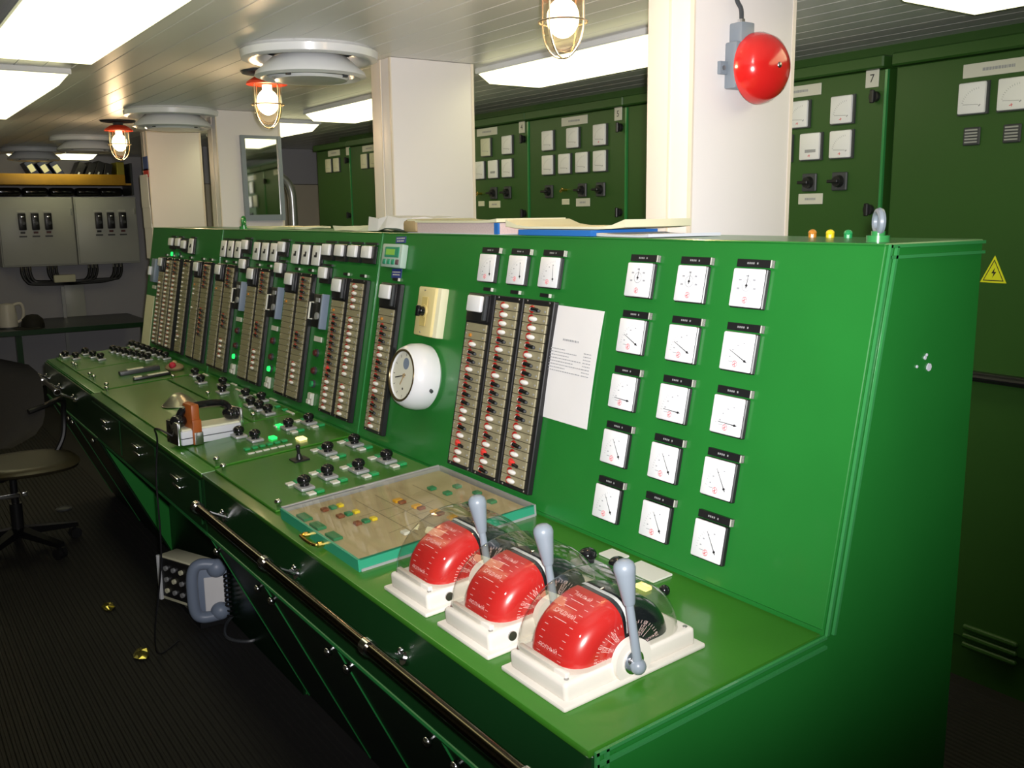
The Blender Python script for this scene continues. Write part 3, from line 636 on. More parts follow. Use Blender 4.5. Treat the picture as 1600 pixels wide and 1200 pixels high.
# clutter on the far lid
Mx = DF(1.315, 5.03, .007); bm = new_bm(); sph(bm, (0, 0, 0.012), (0.075, 0.045, 0.02), 14, 8, 0); sph(bm, (0.045, -0.02, 0.03), (0.02, 0.018, 0.018), 10, 8, 1); sph(bm, (-0.03, 0.01, 0.03), (0.02, 0.014, 0.012), 10, 6, 2)
tag(mk('rag', bm, [mat('rag_tan', (0.30, 0.22, 0.12), 0.8, bump=0.5, bscale=80), mat('rag_red', (0.5, 0.02, 0.05), 0.6), CARDBROWN], None, Mx), 'crumpled tan and red rag on the far end of the desk', 'rag')
# right rear corner of the desk beside the telegraphs
for x, y in ((1.285, 1.585), (1.300, 1.50)): desk_switch(near, x, y, False)
bm = new_bm(); bx(bm, -0.035, 0.025, -0.02, 0.02, 0, 0.004); mk('label_plate', bm, LWHITE, near, DF(1.372, 1.595, 0.001)); bm = new_bm(); bx(bm, -0.055, 0.045, -0.028, 0.028, 0, 0.004); mk('label_plate', bm, LWHITE, near, DF(1.365, 1.475, 0.001))
bm = new_bm(); bx(bm, -0.016, 0.016, -0.009, 0.009, 0, 0.008); mk('signal_key', bm, LITYEL, near, DF(1.305, 1.425, 0.001)); bm = new_bm(); sph(bm, (0, 0, 0.008), 0.012, 12, 8); mk('toggle', bm, GLOSSBLACK, near, DF(1.318, 1.375, 0.001))

# mimic diagram tray
Mx = DF(1.146, 2.190); t = thing('mimic_board', 'raised tan mimic diagram under clear acrylic with teal edges', 'display board', Mx)
hx, hy, H = 0.250, 0.245, 0.030
mk('base_board', bx(new_bm(), -hy+0.006, hy-0.006, -hx+0.006, hx-0.006, 0.0, 0.018), MIMIC, t, Mx)
bm = new_bm(); bx(bm, hy-0.006, hy, -hx, hx, 0, H); bx(bm, -hy, hy, -hx-0.006, -hx, 0, H); mk('teal_edge', bm, TEAL, t, Mx)
bm = new_bm(); bx(bm, -hy-0.008, -hy, -hx, hx, 0, H+0.002); bx(bm, -hy, hy, hx, hx+0.006, 0, H); bx(bm, hy, hy+0.003, -hx, hx, 0, 0.006); mk('metal_edge', bm, LGREY, t, Mx)
mk('acrylic_cover', bx(new_bm(), -hy, hy, -hx, hx, H-0.003, H), PLEXI, t, Mx)
def blk(x, y, m, sx=0.011, sy=0.009):
    bm = new_bm(); bx(bm, x-sx, x+sx, y-sy, y+sy, 0.018, 0.026, bev=0.0015, seg=1); mk('mimic_symbol', bm, m, t, Mx)
MO, MR, MG = mat('symbol_amber', (0.70, 0.36, 0.01), 0.4), mat('symbol_brown', (0.22, 0.07, 0.03), 0.4), mat('symbol_green', (0.03, 0.22, 0.09), 0.4)
for x, y in ((-0.08, 0.02), (0.0, 0.035), (0.075, 0.05), (0.145, 0.06)): blk(x, y, MO, 0.010, 0.012); blk(x+0.022, y+0.002, MR, 0.008, 0.010)
for x, y in ((-0.165, -0.14), (-0.085, -0.13), (0.0, -0.12)): blk(x, y-0.02, MR); blk(x, y+0.004, MG); blk(x, y+0.026, YEL, 0.010, 0.008)
for x, y in ((-0.10, 0.14), (-0.03, 0.15), (-0.06, 0.20), (0.03, 0.21), (0.09, 0.14), (0.12, 0.20)): blk(x, y, MG, 0.012, 0.010)
for x, y in ((-0.15, -0.225), (-0.06, -0.225), (0.04, -0.225)): blk(x, y, MG, 0.028, 0.013)
blk(0.15, -0.08, LWHITE, 0.012, 0.009)
bm = new_bm(); quad_marks(bm, [(-0.05+0.05*i, -0.03+0.05*(i % 3), 0.0025, 0.16, 0.2*(i % 2)) for i in range(5)]+[(0, -0.06+0.06*i, 0.36, 0.0025, 0) for i in range(4)], 0.0184); mk('mimic_line', bm, mat('line_brown', (0.20, 0.17, 0.09), 0.5), t, Mx, 0)
bm = new_bm(); tube(bm, spline([(0.045, -hx-0.006, 0.012), (0.045, -hx-0.030, 0.016), (0.0, -hx-0.034, 0.016), (-0.045, -hx-0.030, 0.016), (-0.045, -hx-0.006, 0.012)], 5), 0.0042, 8); cyl(bm, (0.045, -hx-0.004, 0.012), (0.045, -hx-0.022, 0.014), 0.0075, seg=10); cyl(bm, (-0.045, -hx-0.004, 0.012), (-0.045, -hx-0.022, 0.014), 0.0075, seg=10); mk('pull_handle', bm, BRASS, t, Mx)

# ------------------------------------------------------------------ engine telegraphs
def arc_band(bm, prof, a0, a1, seg, mi, cap=True):
    """profile (radius, y) swept about the Y axis; angle 0 = +x (rear), 180 = -x (front)"""
    rows = [[bm.verts.new((r*math.cos(a0+(a1-a0)*i/seg), y, r*math.sin(a0+(a1-a0)*i/seg))) for r, y in prof] for i in range(seg+1)]
    for A, B in zip(rows, rows[1:]):
        for k in range(len(prof)-1): bm.faces.new((A[k], A[k+1], B[k+1], B[k])).material_index = mi
    if cap:
        bm.faces.new(rows[0]).material_index = mi; bm.faces.new(rows[-1][::-1]).material_index = mi
    return bm
def rounded(R, w0, w1, f, rin, n=6):
    p = [(rin, w0)]
    p += [(R-f+f*math.sin(PI/2*i/n), w0+f-f*math.cos(PI/2*i/n)) for i in range(n+1)]
    p += [(R-0.02+0.02*math.cos(PI/2*i/4), w1-0.02+0.02*math.sin(PI/2*i/4)) for i in range(5)]
    return p + [(rin, w1)]
TB = {}
def telegraph_meshes():
    bm = new_bm(); bx(bm, -0.165, 0.165, -0.095, 0.095, 0, 0.010, bev=0.004); TB['flange'] = mesh_of('flange', bm, OFFWHITE)
    bm = new_bm(); bx(bm, -0.152, 0.152, -0.083, 0.083, 0.006, 0.043, bev=0.008, seg=3)
    cyl(bm, (-0.006, -0.0915, 0.036), (-0.006, -0.078, 0.036), 0.041, seg=32); bx(bm, -0.140, -0.128, -0.070, 0.072, 0.037, 0.053, bev=0.003); TB['base'] = mesh_of('base', bm, OFFWHITE)
    bm = new_bm()
    for sx in (-0.138, 0.138):
        for sy in (-0.070, 0.070): cyl(bm, (sx, sy, 0.042), (sx, sy, 0.0445), 0.0045, seg=10)
    TB['screw'] = mesh_of('screw', bm, STEEL)
    bm = new_bm(); cyl(bm, (-0.100, -0.083, 0.025), (-0.100, -0.0865, 0.025), 0.0095, seg=14); quad_marks(bm, [], 0); TB['lock'] = mesh_of('lock', bm, STEEL)
    R, rin = 0.120, 0.020; z0 = 0.036; KZ = 0.80
    prof = rounded(R, -0.066, 0.068, 0.042, rin)
    bm = new_bm(); arc_band(bm, prof, math.radians(94), math.radians(178), 20, 0); bmesh.ops.scale(bm, verts=bm.verts[:], vec=(1, 1, KZ)); bmesh.ops.translate(bm, verts=bm.verts[:], vec=(0, 0, z0)); TB['red'] = mesh_of('ahead_drum', bm, RED, 40)
    bm = new_bm(); arc_band(bm, prof, math.radians(3), math.radians(82), 20, 0); bmesh.ops.scale(bm, verts=bm.verts[:], vec=(1, 1, KZ)); bmesh.ops.translate(bm, verts=bm.verts[:], vec=(0, 0, z0)); TB['black'] = mesh_of('astern_drum', bm, DRUMBLACK, 40)
    bm = new_bm(); arc_band(bm, rounded(0.117, -0.062, 0.066, 0.040, rin), math.radians(83), math.radians(93), 4, 0); bmesh.ops.scale(bm, verts=bm.verts[:], vec=(1, 1, KZ)); bmesh.ops.translate(bm, verts=bm.verts[:], vec=(0, 0, z0)); TB['gap'] = mesh_of('drum_core', bm, DRUMBLACK, 40)
    pr = [(r+0.0015, y-0.002) for r, y in rounded(R, -0.066, 0.068, 0.042, 0.05)][:10]
    bm = new_bm(); arc_band(bm, pr, math.radians(86), math.radians(90), 3, 0, False); bmesh.ops.solidify(bm, geom=bm.faces[:], thickness=0.002); bmesh.ops.scale(bm, verts=bm.verts[:], vec=(1, 1, KZ)); bmesh.ops.translate(bm, verts=bm.verts[:], vec=(0, 0, z0)); TB['pointer'] = mesh_of('pointer', bm, PWHITE, 40)
    pd = rounded(0.142, -0.078, 0.080, 0.052, 0.045, 8)
    bm = new_bm(); arc_band(bm, pd[0:], 0.0, PI, 36, 0, False); bmesh.ops.scale(bm, verts=bm.verts[:], vec=(1, 1, 0.84)); bmesh.ops.translate(bm, verts=bm.verts[:], vec=(0, 0, z0+0.006)); TB['dome'] = mesh_of('clear_cover', bm, DOME, 60)
    # lever: from pivot on the near face up to the grip
    a = Vector((-0.008, -0.104, 0.032)); b = Vector((-0.012, -0.094, 0.146)); d = (b-a).normalized(); c = b + d*0.072
    bm = new_bm(); cyl(bm, a, b, 0.0085, 0.0075, 14); sph(bm, a, 0.0145, 16, 10); TB['lever'] = mesh_of('lever', bm, GREY)
    bm = new_bm(); lathe(bm, [(0.0, -0.002), (0.0095, 0.0), (0.011, 0.004), (0.0185, 0.058), (0.0195, 0.066), (0.0175, 0.074), (0.011, 0.080), (0.0, 0.082)], o=b, axis=d, seg=20); TB['grip'] = mesh_of('grip', bm, GREY, 50)
    bm = new_bm(); cyl(bm, (-0.008, -0.0905, 0.036), (-0.008, -0.0950, 0.036), 0.022, seg=20); cyl(bm, (-0.008, -0.094, 0.036), (-0.008, -0.104, 0.034), 0.012, seg=14); TB['pivot'] = mesh_of('pivot', bm, CHROME)
    # graduations and words on the drum
    bm = new_bm(); Rr = R+0.0008
    def onrim(x, y, a): return Vector((Rr*math.cos(a), y, z0+KZ*Rr*math.sin(a)))
    def rim_fn(a_c, y_c):            # letters read from the front: right = -Y, up = towards the crown
        return lambda x, y: onrim(0, y_c-x, a_c-y/Rr)
    def rim_quad(a0, a1, y0, y1): bm.faces.new([bm.verts.new(onrim(0, yy, aa)) for yy, aa in ((y0, a0), (y1, a0), (y1, a1), (y0, a1))])
    for i in range(11):
        aa = math.radians(172-7*i)
        for yy in (0.040, -0.020): rim_quad(aa-0.004, aa+0.004, yy, yy-0.010)
    for g in (135, 120, 112): rim_quad(math.radians(g)-0.005, math.radians(g)+0.005, 0.028, -0.008)
    yc = 0.010
    text_bm(bm, 'ПОЛНЫЙ', 0.0115, rim_fn(math.radians(165), yc)); text_bm(bm, 'СРЕДНИЙ', 0.0115, rim_fn(math.radians(128), yc)); text_bm(bm, 'МАЛЫЙ', 0.0115, rim_fn(math.radians(105), yc))
    yf = -0.0668
    def side(r, a, off): return Vector((r*math.cos(a)-off*math.sin(a), yf, z0+KZ*(r*math.sin(a)+off*math.cos(a))))
    def sq(r0, r1, a, h): bm.faces.new([bm.verts.new(side(r, a, o_)) for r, o_ in ((r0, -h), (r1, -h), (r1, h), (r0, h))])
    for rng in (range(98, 178, 6), range(6, 80, 6)):
        for g in rng: sq(0.070, 0.077, math.radians(g), 0.0006)
    for g in (150, 141, 128, 120, 112, 56, 44, 35): sq(0.046, 0.068, math.radians(g), 0.0006)
    def side_fn(a, rc, flip):
        s = -1 if flip else 1
        return lambda x, y: side(rc + s*x, a, s*y)
    for s_, g, fl_ in (('ПОЛНЫЙ', 170, True), ('СРЕДНИЙ', 145, True), ('МАЛЫЙ', 116, True), ('ПОЛНЫЙ', 16, False), ('СРЕДНИЙ', 50, False), ('МАЛЫЙ', 70, False)): text_bm(bm, s_, 0.008, side_fn(math.radians(g), 0.058, fl_))
    TB['letters'] = mesh_of('lettering', bm, LETTER, 0)
telegraph_meshes()
def telegraph(Y, label):
    M = DF(1.054, Y) @ Matrix.Rotation(PI/2, 4, 'Z')      # x to the rear of the desk, y away from the camera
    t = thing('engine_telegraph', label, 'telegraph', M, 'engine telegraphs on the desk')
    put('flange', TB['flange'], t, M); b = put('base', TB['base'], t, M); put('screw', TB['screw'], b, M)['kind'] = 'stuff'
    if Y > 1.3: put('lock', TB['lock'], b, M)
    d = put('ahead_drum', TB['red'], t, M); put('lettering', TB['letters'], d, M); put('astern_drum', TB['black'], t, M); put('drum_core', TB['gap'], t, M); put('pointer', TB['pointer'], t, M)
    l = put('lever', TB['lever'], t, M); put('grip', TB['grip'], l, M); put('pivot', TB['pivot'], l, M); put('clear_cover', TB['dome'], t, M)
    d['label'] = 'glossy red drum half with white graduations'; l['label'] = 'grey lever'
telegraph(1.255, 'red and black engine telegraph nearest the end of the desk')
telegraph(1.488, 'red and black engine telegraph in the middle of the three')
telegraph(1.722, 'red and black engine telegraph next to the tan mimic board')

# ------------------------------------------------------------------ telephone, cone and under-desk equipment
Mx = DF(0.985, 3.46, 0.007) @ Matrix.Rotation(0.10, 4, 'Z')     # local x towards the camera, y to the rear
t = thing('telephone', 'white desk telephone set with black handset and orange leather strap', 'telephone', at(*Mx.translation))
Mt = at(*Mx.translation) @ Matrix.Rotation(math.radians(8), 4, 'Z')
bm = new_bm(); bx(bm, -0.10, 0.13, -0.055, 0.055, 0, 0.052, bev=0.006); bx(bm, -0.095, 0.125, -0.048, 0.048, 0.052, 0.058, 1); bx(bm, -0.1005, 0.1305, -0.0555, 0.0555, 0.024, 0.027, 2); mk('base', bm, [PAPERB, YELDIAL, DGREY], t, Mt)
mk('cradle_end', bx(new_bm(), -0.112, -0.098, -0.05, 0.05, 0.0, 0.085, bev=0.004), CHROME, t, Mt); mk('cradle_end', bx(new_bm(), 0.128, 0.142, -0.05, 0.05, 0.0, 0.105, bev=0.004), CHROME, t, Mt)
bm = new_bm(); tube(bm, spline([(-0.085, 0, 0.088), (-0.06, 0, 0.122), (0.02, 0, 0.130), (0.09, 0, 0.122), (0.115, 0, 0.088)], 6), 0.0135, 10); sph(bm, (-0.085, 0, 0.082), (0.030, 0.032, 0.024), 14, 10); sph(bm, (0.115, 0, 0.082), (0.030, 0.032, 0.024), 14, 10); mk('handset', bm, GLOSSBLACK, t, Mt)
bm = new_bm(); bx(bm, -0.062, -0.028, -0.060, 0.02, 0.050, 0.146, bev=0.010); bx(bm, -0.062, -0.028, -0.066, -0.056, 0.0, 0.09, bev=0.003); mk('strap', bm, LEATHER, t, Mt)
bm = new_bm(); bx(bm, -0.058, -0.026, -0.070, -0.064, 0.0, 0.045, bev=0.002); mk('strap_buckle', bm, STEEL, t, Mt)
bm = new_bm(); p0 = Mt @ Vector((-0.11, 0, 0.03))
tube(bm, spline([p0, p0+Vector((-0.05, 0.03, 0.03)), (0.845, p0.y+0.10, 0.90), (0.835, p0.y+0.12, 0.75), (0.83, p0.y+0.12, 0.45), (0.80, p0.y+0.18, 0.15), (0.82, p0.y+0.24, 0.02), (0.92, p0.y+0.32, 0.016)], 8), 0.0035, 6); mk('cord', bm, BLACK, t)
bm = new_bm(); cyl(bm, (-0.14, 0, 0.07), (-0.16, 0, 0.12), 0.004, seg=6)
bm.free()
Mx = DF(1.09, 4.14, 0.007); t = thing('metal_cone', 'small dull metal cone cover standing on the desk by the telephone', 'cover', Mx)
bm = new_bm(); lathe(bm, [(0.070, 0.0), (0.071, 0.004), (0.052, 0.022), (0.030, 0.042), (0.018, 0.050), (0.0, 0.053)], seg=28); mk('shell', bm, mat('dull_metal', (0.42, 0.41, 0.34), 0.32, metal=0.9), t, Mx)
bm = new_bm(); torus(bm, (0, 0, 0.003), (0, 0, 1), 0.071, 0.003, 28, 6); mk('rim', bm, STEEL, t, Mx)

# intercom standing on the deck in the kneehole
t = thing('intercom_box', 'cream boxed intercom with dark front and blue-grey handset under the desk', 'intercom', at(1.085, 4.05, 0.009))
mk('plinth', bx(new_bm(), 1.03, 1.15, 3.84, 4.24, 0.009, 0.032), BLACK, t)
Mi = at(1.065, 4.12, 0.030) @ Matrix.Rotation(math.radians(22), 4, 'Z')
mk('cabinet', bx(new_bm(), -0.045, 0.050, -0.130, 0.130, 0.0, 0.205, bev=0.004), PAPERY, t, Mi)
mk('front_panel', bx(new_bm(), -0.050, -0.044, -0.112, 0.112, 0.018, 0.196), BLACK, t, Mi)
for i in range(4):
    for j in range(3):
        bm = new_bm(); cyl(bm, (-0.050, -0.08+0.052*i, 0.05+0.052*j), (-0.060, -0.08+0.052*i, 0.05+0.052*j), 0.011, seg=9); mk('push_button', bm, LGREY if (i+j) % 3 else PAPERY, t, Mi)
for yy in (-0.130, 0.114): mk('side_rail', bx(new_bm(), -0.062, -0.046, yy, yy+0.016, 0.0, 0.208, bev=0.003), PWHITE, t, Mi)
Mh = at(1.085, 3.87, 0.030) @ Matrix.Rotation(math.radians(-18), 4, 'Z')
bm = new_bm(); bx(bm, -0.055, 0.075, 0.0, 0.055, 0.0, 0.23, bev=0.006); mk('cradle', bm, BLUEGREY, t, Mh)
mk('cradle_plate', bx(new_bm(), -0.020, 0.060, -0.004, 0.001, 0.035, 0.185, bev=0.002, seg=1), PAPER, t, Mh)
bm = new_bm(); tube(bm, spline([(0.035, -0.035, 0.250), (-0.03, -0.035, 0.258), (-0.060, -0.035, 0.225), (-0.066, -0.035, 0.14), (-0.060, -0.035, 0.055), (-0.03, -0.035, 0.025), (0.04, -0.035, 0.030)], 6), 0.024, 12)
sph(bm, (0.035, -0.035, 0.235), (0.040, 0.034, 0.040), 14, 10); sph(bm, (0.040, -0.035, 0.045), (0.040, 0.034, 0.038), 14, 10); mk('handset', bm, BLUEGREY, t, Mh)
bm = new_bm(); tube(bm, [Mh @ Vector((0.075+0.013*math.cos(k*0.9), -0.045+0.013*math.sin(k*0.9), 0.21-0.0030*k)) for k in range(66)], 0.0045, 6); mk('coiled_cord', bm, BLACK, t)
bm = new_bm(); tube(bm, spline([(1.18, 3.86, 0.03), (1.12, 3.79, 0.020), (1.09, 3.67, 0.016), (1.16, 3.59, 0.016), (1.24, 3.63, 0.03), (1.25, 3.73, 0.06), (1.24, 3.79, 0.03)], 8), 0.007, 6); tag(mk('cable', bm, DGREY), 'dark cable looped on the deck beside the boxed intercom', 'cable')

# foil scraps and deck plate
for (x, y, s, lb) in ((0.765, 3.735, 1.1, 'shiny yellow foil scrap on the mat, the one nearer the camera'), (0.762, 4.303, 0.9, 'shiny yellow foil scrap on the mat, the one nearer the chair')):
    bm = new_bm(); sph(bm, (0, 0, 0), (0.028*s, 0.05*s, 0.010*s), 9, 6)
    for v in bm.verts: v.co += Vector((random.uniform(-1, 1), random.uniform(-1, 1), random.uniform(-.4, .6)))*0.009
    tag(mk('foil_scrap', bm, FOIL, None, at(x, y, 0.016), 0), lb, 'foil')
bm = new_bm(); cyl(bm, (0, 0, 0.0), (0, 0, 0.006), 0.045, seg=24); torus(bm, (0, 0, 0.006), (0, 0, 1), 0.038, 0.004, 24, 6); tag(mk('deck_plug', bm, DGREY, None, at(0.867, 6.0, 0.009)), 'round dark deck plug in the mat beyond the chair', 'deck plug')

# ------------------------------------------------------------------ swivel chair
def chair():
    t = thing('swivel_chair', 'dark swivel chair with rounded back at the left of the console', 'chair', at(0.55, 5.35, 0.009))
    Mc = at(0.55, 5.35, 0.009)
    bm = new_bm(); n = 28
    def ell(z, rx, ry, ex=2.6): return [(rx*math.copysign(abs(math.cos(2*PI*i/n))**(2/ex), math.cos(2*PI*i/n)), ry*math.copysign(abs(math.sin(2*PI*i/n))**(2/ex), math.sin(2*PI*i/n)), z) for i in range(n)]
    rings = [[bm.verts.new(p) for p in ell(*a)] for a in ((0.452, 0.20, 0.21), (0.462, 0.235, 0.245), (0.478, 0.245, 0.255), (0.492, 0.23, 0.24), (0.498, 0.17, 0.18))]
    for a, b in zip(rings, rings[1:]):
        for i in range(n): bm.faces.new((a[i], a[(i+1) % n], b[(i+1) % n], b[i]))
    bm.faces.new(rings[0][::-1]); c = bm.verts.new((0, 0, 0.488))
    for i in range(n): bm.faces.new((rings[-1][i], rings[-1][(i+1) % n], c))
    for v in bm.verts: v.co += Vector((0.06, -0.08, 0.0))
    mk('seat', bm, LEATHERETTE, t, Mc, 60)
    # curved backrest behind the sitter (away from the console)
    bm = new_bm(); outer = []; N = 16; Mv = 10
    for j in range(Mv+1):
        z = 0.60+0.44*j/Mv; half = 0.235*math.sqrt(max(0.03, 1-abs(2*j/Mv-1)**3.2)); row = []
        for i in range(N+1):
            u = -1+2*i/N; row.append((u*half, 0.05*u*u-0.02*math.sin(PI*j/Mv), z))
        outer.append(row)
    Rb = Matrix.Rotation(math.radians(200), 3, 'Z'); off = Vector((-0.09, -0.16, 0))
    F_ = [[bm.verts.new(Rb @ Vector(p) + off) for p in r] for r in outer]; B_ = [[bm.verts.new(Rb @ (Vector(p)+Vector((0, 0.055, 0))) + off) for p in r] for r in outer]
    for S_ in (F_, B_):
        for j in range(Mv):
            for i in range(N): bm.faces.new((S_[j][i], S_[j][i+1], S_[j+1][i+1], S_[j+1][i]))
    for j in range(Mv):
        for i in (0, N): bm.faces.new((F_[j][i], F_[j+1][i], B_[j+1][i], B_[j][i]))
    for i in range(N):
        for j in (0, Mv): bm.faces.new((F_[j][i], F_[j][i+1], B_[j][i+1], B_[j][i]))
    mk('backrest', bm, SEATFAB, t, Mc, 50)
    bm = new_bm(); tube(bm, spline([(-0.10, -0.20, 0.72), (-0.12, -0.24, 0.60), (-0.09, -0.18, 0.44), (0.0, 0.0, 0.41)], 6), 0.014, 8); mk('back_support', bm, BLACK, t, Mc)
    bm = new_bm(); cyl(bm, (0, 0, 0.10), (0, 0, 0.26), 0.030, seg=16); cyl(bm, (0, 0, 0.26), (0, 0, 0.45), 0.018, seg=14); bx(bm, -0.10, 0.12, -0.08, 0.08, 0.43, 0.453); mk('gas_column', bm, BLACK, t, Mc)
    bm = new_bm(); bx(bm, -0.17, 0.02, -0.050, -0.038, 0.30, 0.322, bev=0.002); bx(bm, 0.03, 0.055, -0.05, -0.03, 0.30, 0.322, bev=0.002); mk('adjusting_lever', bm, CHROME, t, Mc)
    for k in range(5):
        a = math.radians(14+72*k); d = Vector((math.cos(a), math.sin(a), 0)); nn = Vector((-d.y, d.x, 0))
        bm = new_bm()
        q = [d*0.02+nn*0.028+Vector((0, 0, 0.09)), d*0.02-nn*0.028+Vector((0, 0, 0.09)), d*0.30-nn*0.018+Vector((0, 0, 0.062)), d*0.30+nn*0.018+Vector((0, 0, 0.062))]
        A = [bm.verts.new(v) for v in q]; B = [bm.verts.new(v+Vector((0, 0, 0.040 if i < 2 else 0.022))) for i, v in enumerate(q)]
        bm.faces.new(A[::-1]); bm.faces.new(B)
        for i in range(4): bm.faces.new((A[i], A[(i+1) % 4], B[(i+1) % 4], B[i]))
        lg = mk('base_leg', bm, GLOSSBLACK, t, Mc)
        bm = new_bm(); c = d*0.285+Vector((0, 0, 0.028)); cyl(bm, c+nn*0.006, c+nn*0.024, 0.028, seg=14); cyl(bm, c-nn*0.006, c-nn*0.024, 0.028, seg=14); cyl(bm, c, c+Vector((0, 0, 0.042)), 0.007, seg=8); mk('caster', bm, BLACK, lg, Mc)
    bm = new_bm(); tube(bm, spline([(0.20, 0.06, 0.45), (0.265, 0.08, 0.56), (0.280, 0.08, 0.70), (0.262, 0.0, 0.775), (0.16, -0.15, 0.775), (0.08, -0.19, 0.76)], 6), 0.014, 8); mk('armrest', bm, BLACK, t, Mc)
chair()

# ------------------------------------------------------------------ switchboard
bm = new_bm(); bx(bm, -0.050, 0.047, -0.052, 0.052, 0, 0.018, bev=0.006); SM_D = mesh_of('meter', bm, DIAL)
SM_Y = mesh_of('meter', bx(new_bm(), -0.050, 0.047, -0.052, 0.052, 0, 0.018, bev=0.006), YELDIAL)
bm = new_bm(); bx(bm, -0.053, 0.055, -0.055, 0.053, 0, 0.009); SM_B = mesh_of('meter_rim', bm, DGREY)
bm = new_bm(); quad_marks(bm, [(-0.002, -0.022, 0.055, 0.0018, -0.06), (0.030, -0.026, 0.008, 0.004, 0.7)]+[(0.03+0.062*math.cos(a), -0.024+0.055*math.sin(a), 0.0012, 0.006, a-PI/2) for a in [PI/2+0.1+i*0.13 for i in range(11)]], 0.0183); SM_N = mesh_of('needle', bm, INK, 0)
bm = new_bm(); quad_marks(bm, [(0.006, -0.018, 0.052, 0.012, 0)], 0.0183); SM_W = mesh_of('counter_window', bm, INK, 0)
bm = new_bm(); quad_marks(bm, [(0.0, -0.036, 0.012, 0.003, 0.3), (0.002, -0.036, 0.003, 0.010, 0.2)], 0.0184); SM_S = mesh_of('inspection_stamp', bm, STAMP, 0)
bm = new_bm(); bx(bm, -0.034, 0.034, -0.035, 0.035, 0, 0.012, bev=0.003, seg=1); cyl(bm, (0, 0, 0.012), (0, 0, 0.03), 0.024, 0.020, 16, 1); bx(bm, -0.032, 0.016, -0.006, 0.006, 0.03, 0.046, 1, bev=0.002, seg=1); KSW = mesh_of('rotary_switch', bm, [DGREY, BLACK])
bm = new_bm(); cyl(bm, (0, 0, 0), (0, 0, 0.016), 0.020, seg=14); bx(bm, -0.008, 0.008, -0.024, 0.024, 0.016, 0.03, bev=0.003, seg=1); LOCK = mesh_of('door_latch', bm, BLACK)
def plate_mesh(w_, h, rows):
    bm = new_bm(); bx(bm, -w_/2, w_/2, -h/2, h/2, 0, 0.004, 0, bev=0.001, seg=1)
    return bm
def name_tag(t, Y, z, w_=0.22, h=0.044, m=LWHITE, wr=True):
    M = SF(Y, z); p_ = mk('name_plate', plate_mesh(w_, h, 0), m, t, M)
    if wr: mk('lettering', dashes(new_bm(), [(-w_*0.22, w_*0.22, 0.0, h*0.22)], 0.0044), INK, p_, M, 0)
def smeter(t, Y, z, old=False, kind='n', stamp=False):
    M = SF(Y, z); m = put('meter', SM_Y if old else SM_D, t, M); put('meter_rim', SM_B, m, M); put('needle' if kind == 'n' else 'counter_window', SM_N if kind == 'n' else SM_W, m, M)
    if stamp: put('inspection_stamp', SM_S, m, M)
def board(y0, y1, label, num=None, x_off=0.0):
    t = thing('switchboard_cabinet', label, 'switchboard', at(XS+0.25, (y0+y1)/2, 0), 'switchboard cubicles')
    mk('carcass', bx(new_bm(), XS+0.012+x_off, XS+0.45, y0+0.001, y1-0.001, 0.0, 2.215), BOARDGREEN, t)
    mk('door', bx(new_bm(), XS+x_off, XS+0.013+x_off, y0+0.008, y1-0.008, 0.16, 2.213, bev=0.003, seg=1), BOARDGREEN, t)
    mk('hinge_strip', bx(new_bm(), XS-0.006+x_off, XS+0.006+x_off, y0-0.004, y0+0.006, 0.16, 2.21), TRIMGREEN, t)
    mk('cornice', bx(new_bm(), XS-0.03+x_off, XS+0.44, y0+0.001, y1-0.001, 2.2155, 2.262, bev=0.006, seg=1), BOARDGREEN, t)
    if num:
        M = SF(y0+0.062, 2.184); p_ = mk('number_plate', plate_mesh(0.056, 0.062, 0), LWHITE, t, M)
        mk('lettering', text_bm(new_bm(), num, 0.042, lambda x, y: Vector((x, y, 0.0046))), INKBLACK, p_, M, 0)
    if x_off == 0.0:
        put('door_latch', LOCK, t, SF(y0+0.045, 2.118)); put('door_latch', LOCK, t, SF(y0+0.045, 1.705))
    return t
c1 = board(6.83, 7.47, 'farthest green switchboard cubicle with two aged meters, at the row end')
c2 = board(6.06, 6.828, 'green switchboard cubicle second from the far end of the row')
c3 = board(5.26, 6.058, 'green switchboard cubicle hidden behind the folder-stack pillar')
c4 = board(4.49, 5.258, 'green switchboard cubicle numbered 4 beside the folder-stack pillar', '4')
c5 = board(3.66, 4.488, 'green switchboard cubicle numbered 5 with seven white meters', '5')
c6 = board(2.94, 3.658, 'green switchboard cubicle mostly hidden behind the red-bell pillar')
c7 = board(2.22, 2.938, 'green switchboard cubicle numbered 7 right of the red-bell pillar', '7')
c8 = board(0.20, 2.19, 'wide green switchboard cabinet with yellow warning triangle at the right edge', None, 0.0)
name_tag(c1, 7.12, 2.186); smeter(c1, 7.215, 2.093, True); smeter(c1, 7.065, 2.093, True); name_tag(c1, 6.86, 2.186, 0.066, 0.06, LWHITE, False)
name_tag(c2, 6.50, 2.186); smeter(c2, 6.57, 2.096, True); smeter(c2, 6.42, 2.096, True); smeter(c2, 6.27, 2.096, True)
name_tag(c3, 5.66, 2.186); smeter(c3, 5.80, 2.096, True); smeter(c3, 5.60, 2.096, True)
name_tag(c4, 4.915, 2.186); smeter(c4, 4.918, 2.096, True); smeter(c4, 4.692, 2.096)
smeter(c4, 4.99, 1.965); smeter(c4, 4.842, 1.965, kind='w'); smeter(c4, 4.695, 1.965)
put('rotary_switch', KSW, c4, SF(4.845, 1.826)); put('rotary_switch', KSW, c4, SF(4.698, 1.826)); name_tag(c4, 4.99, 1.766, 0.066, 0.03, YELDIAL, False); name_tag(c4, 4.843, 1.76, 0.12, 0.04, YELDIAL)
name_tag(c5, 4.073, 2.181)
for yy in (4.298, 4.077, 3.855): smeter(c5, yy, 2.094, False, 'n', yy < 3.9)
for yy in (4.298, 4.148, 4.000, 3.854): smeter(c5, yy, 1.964)
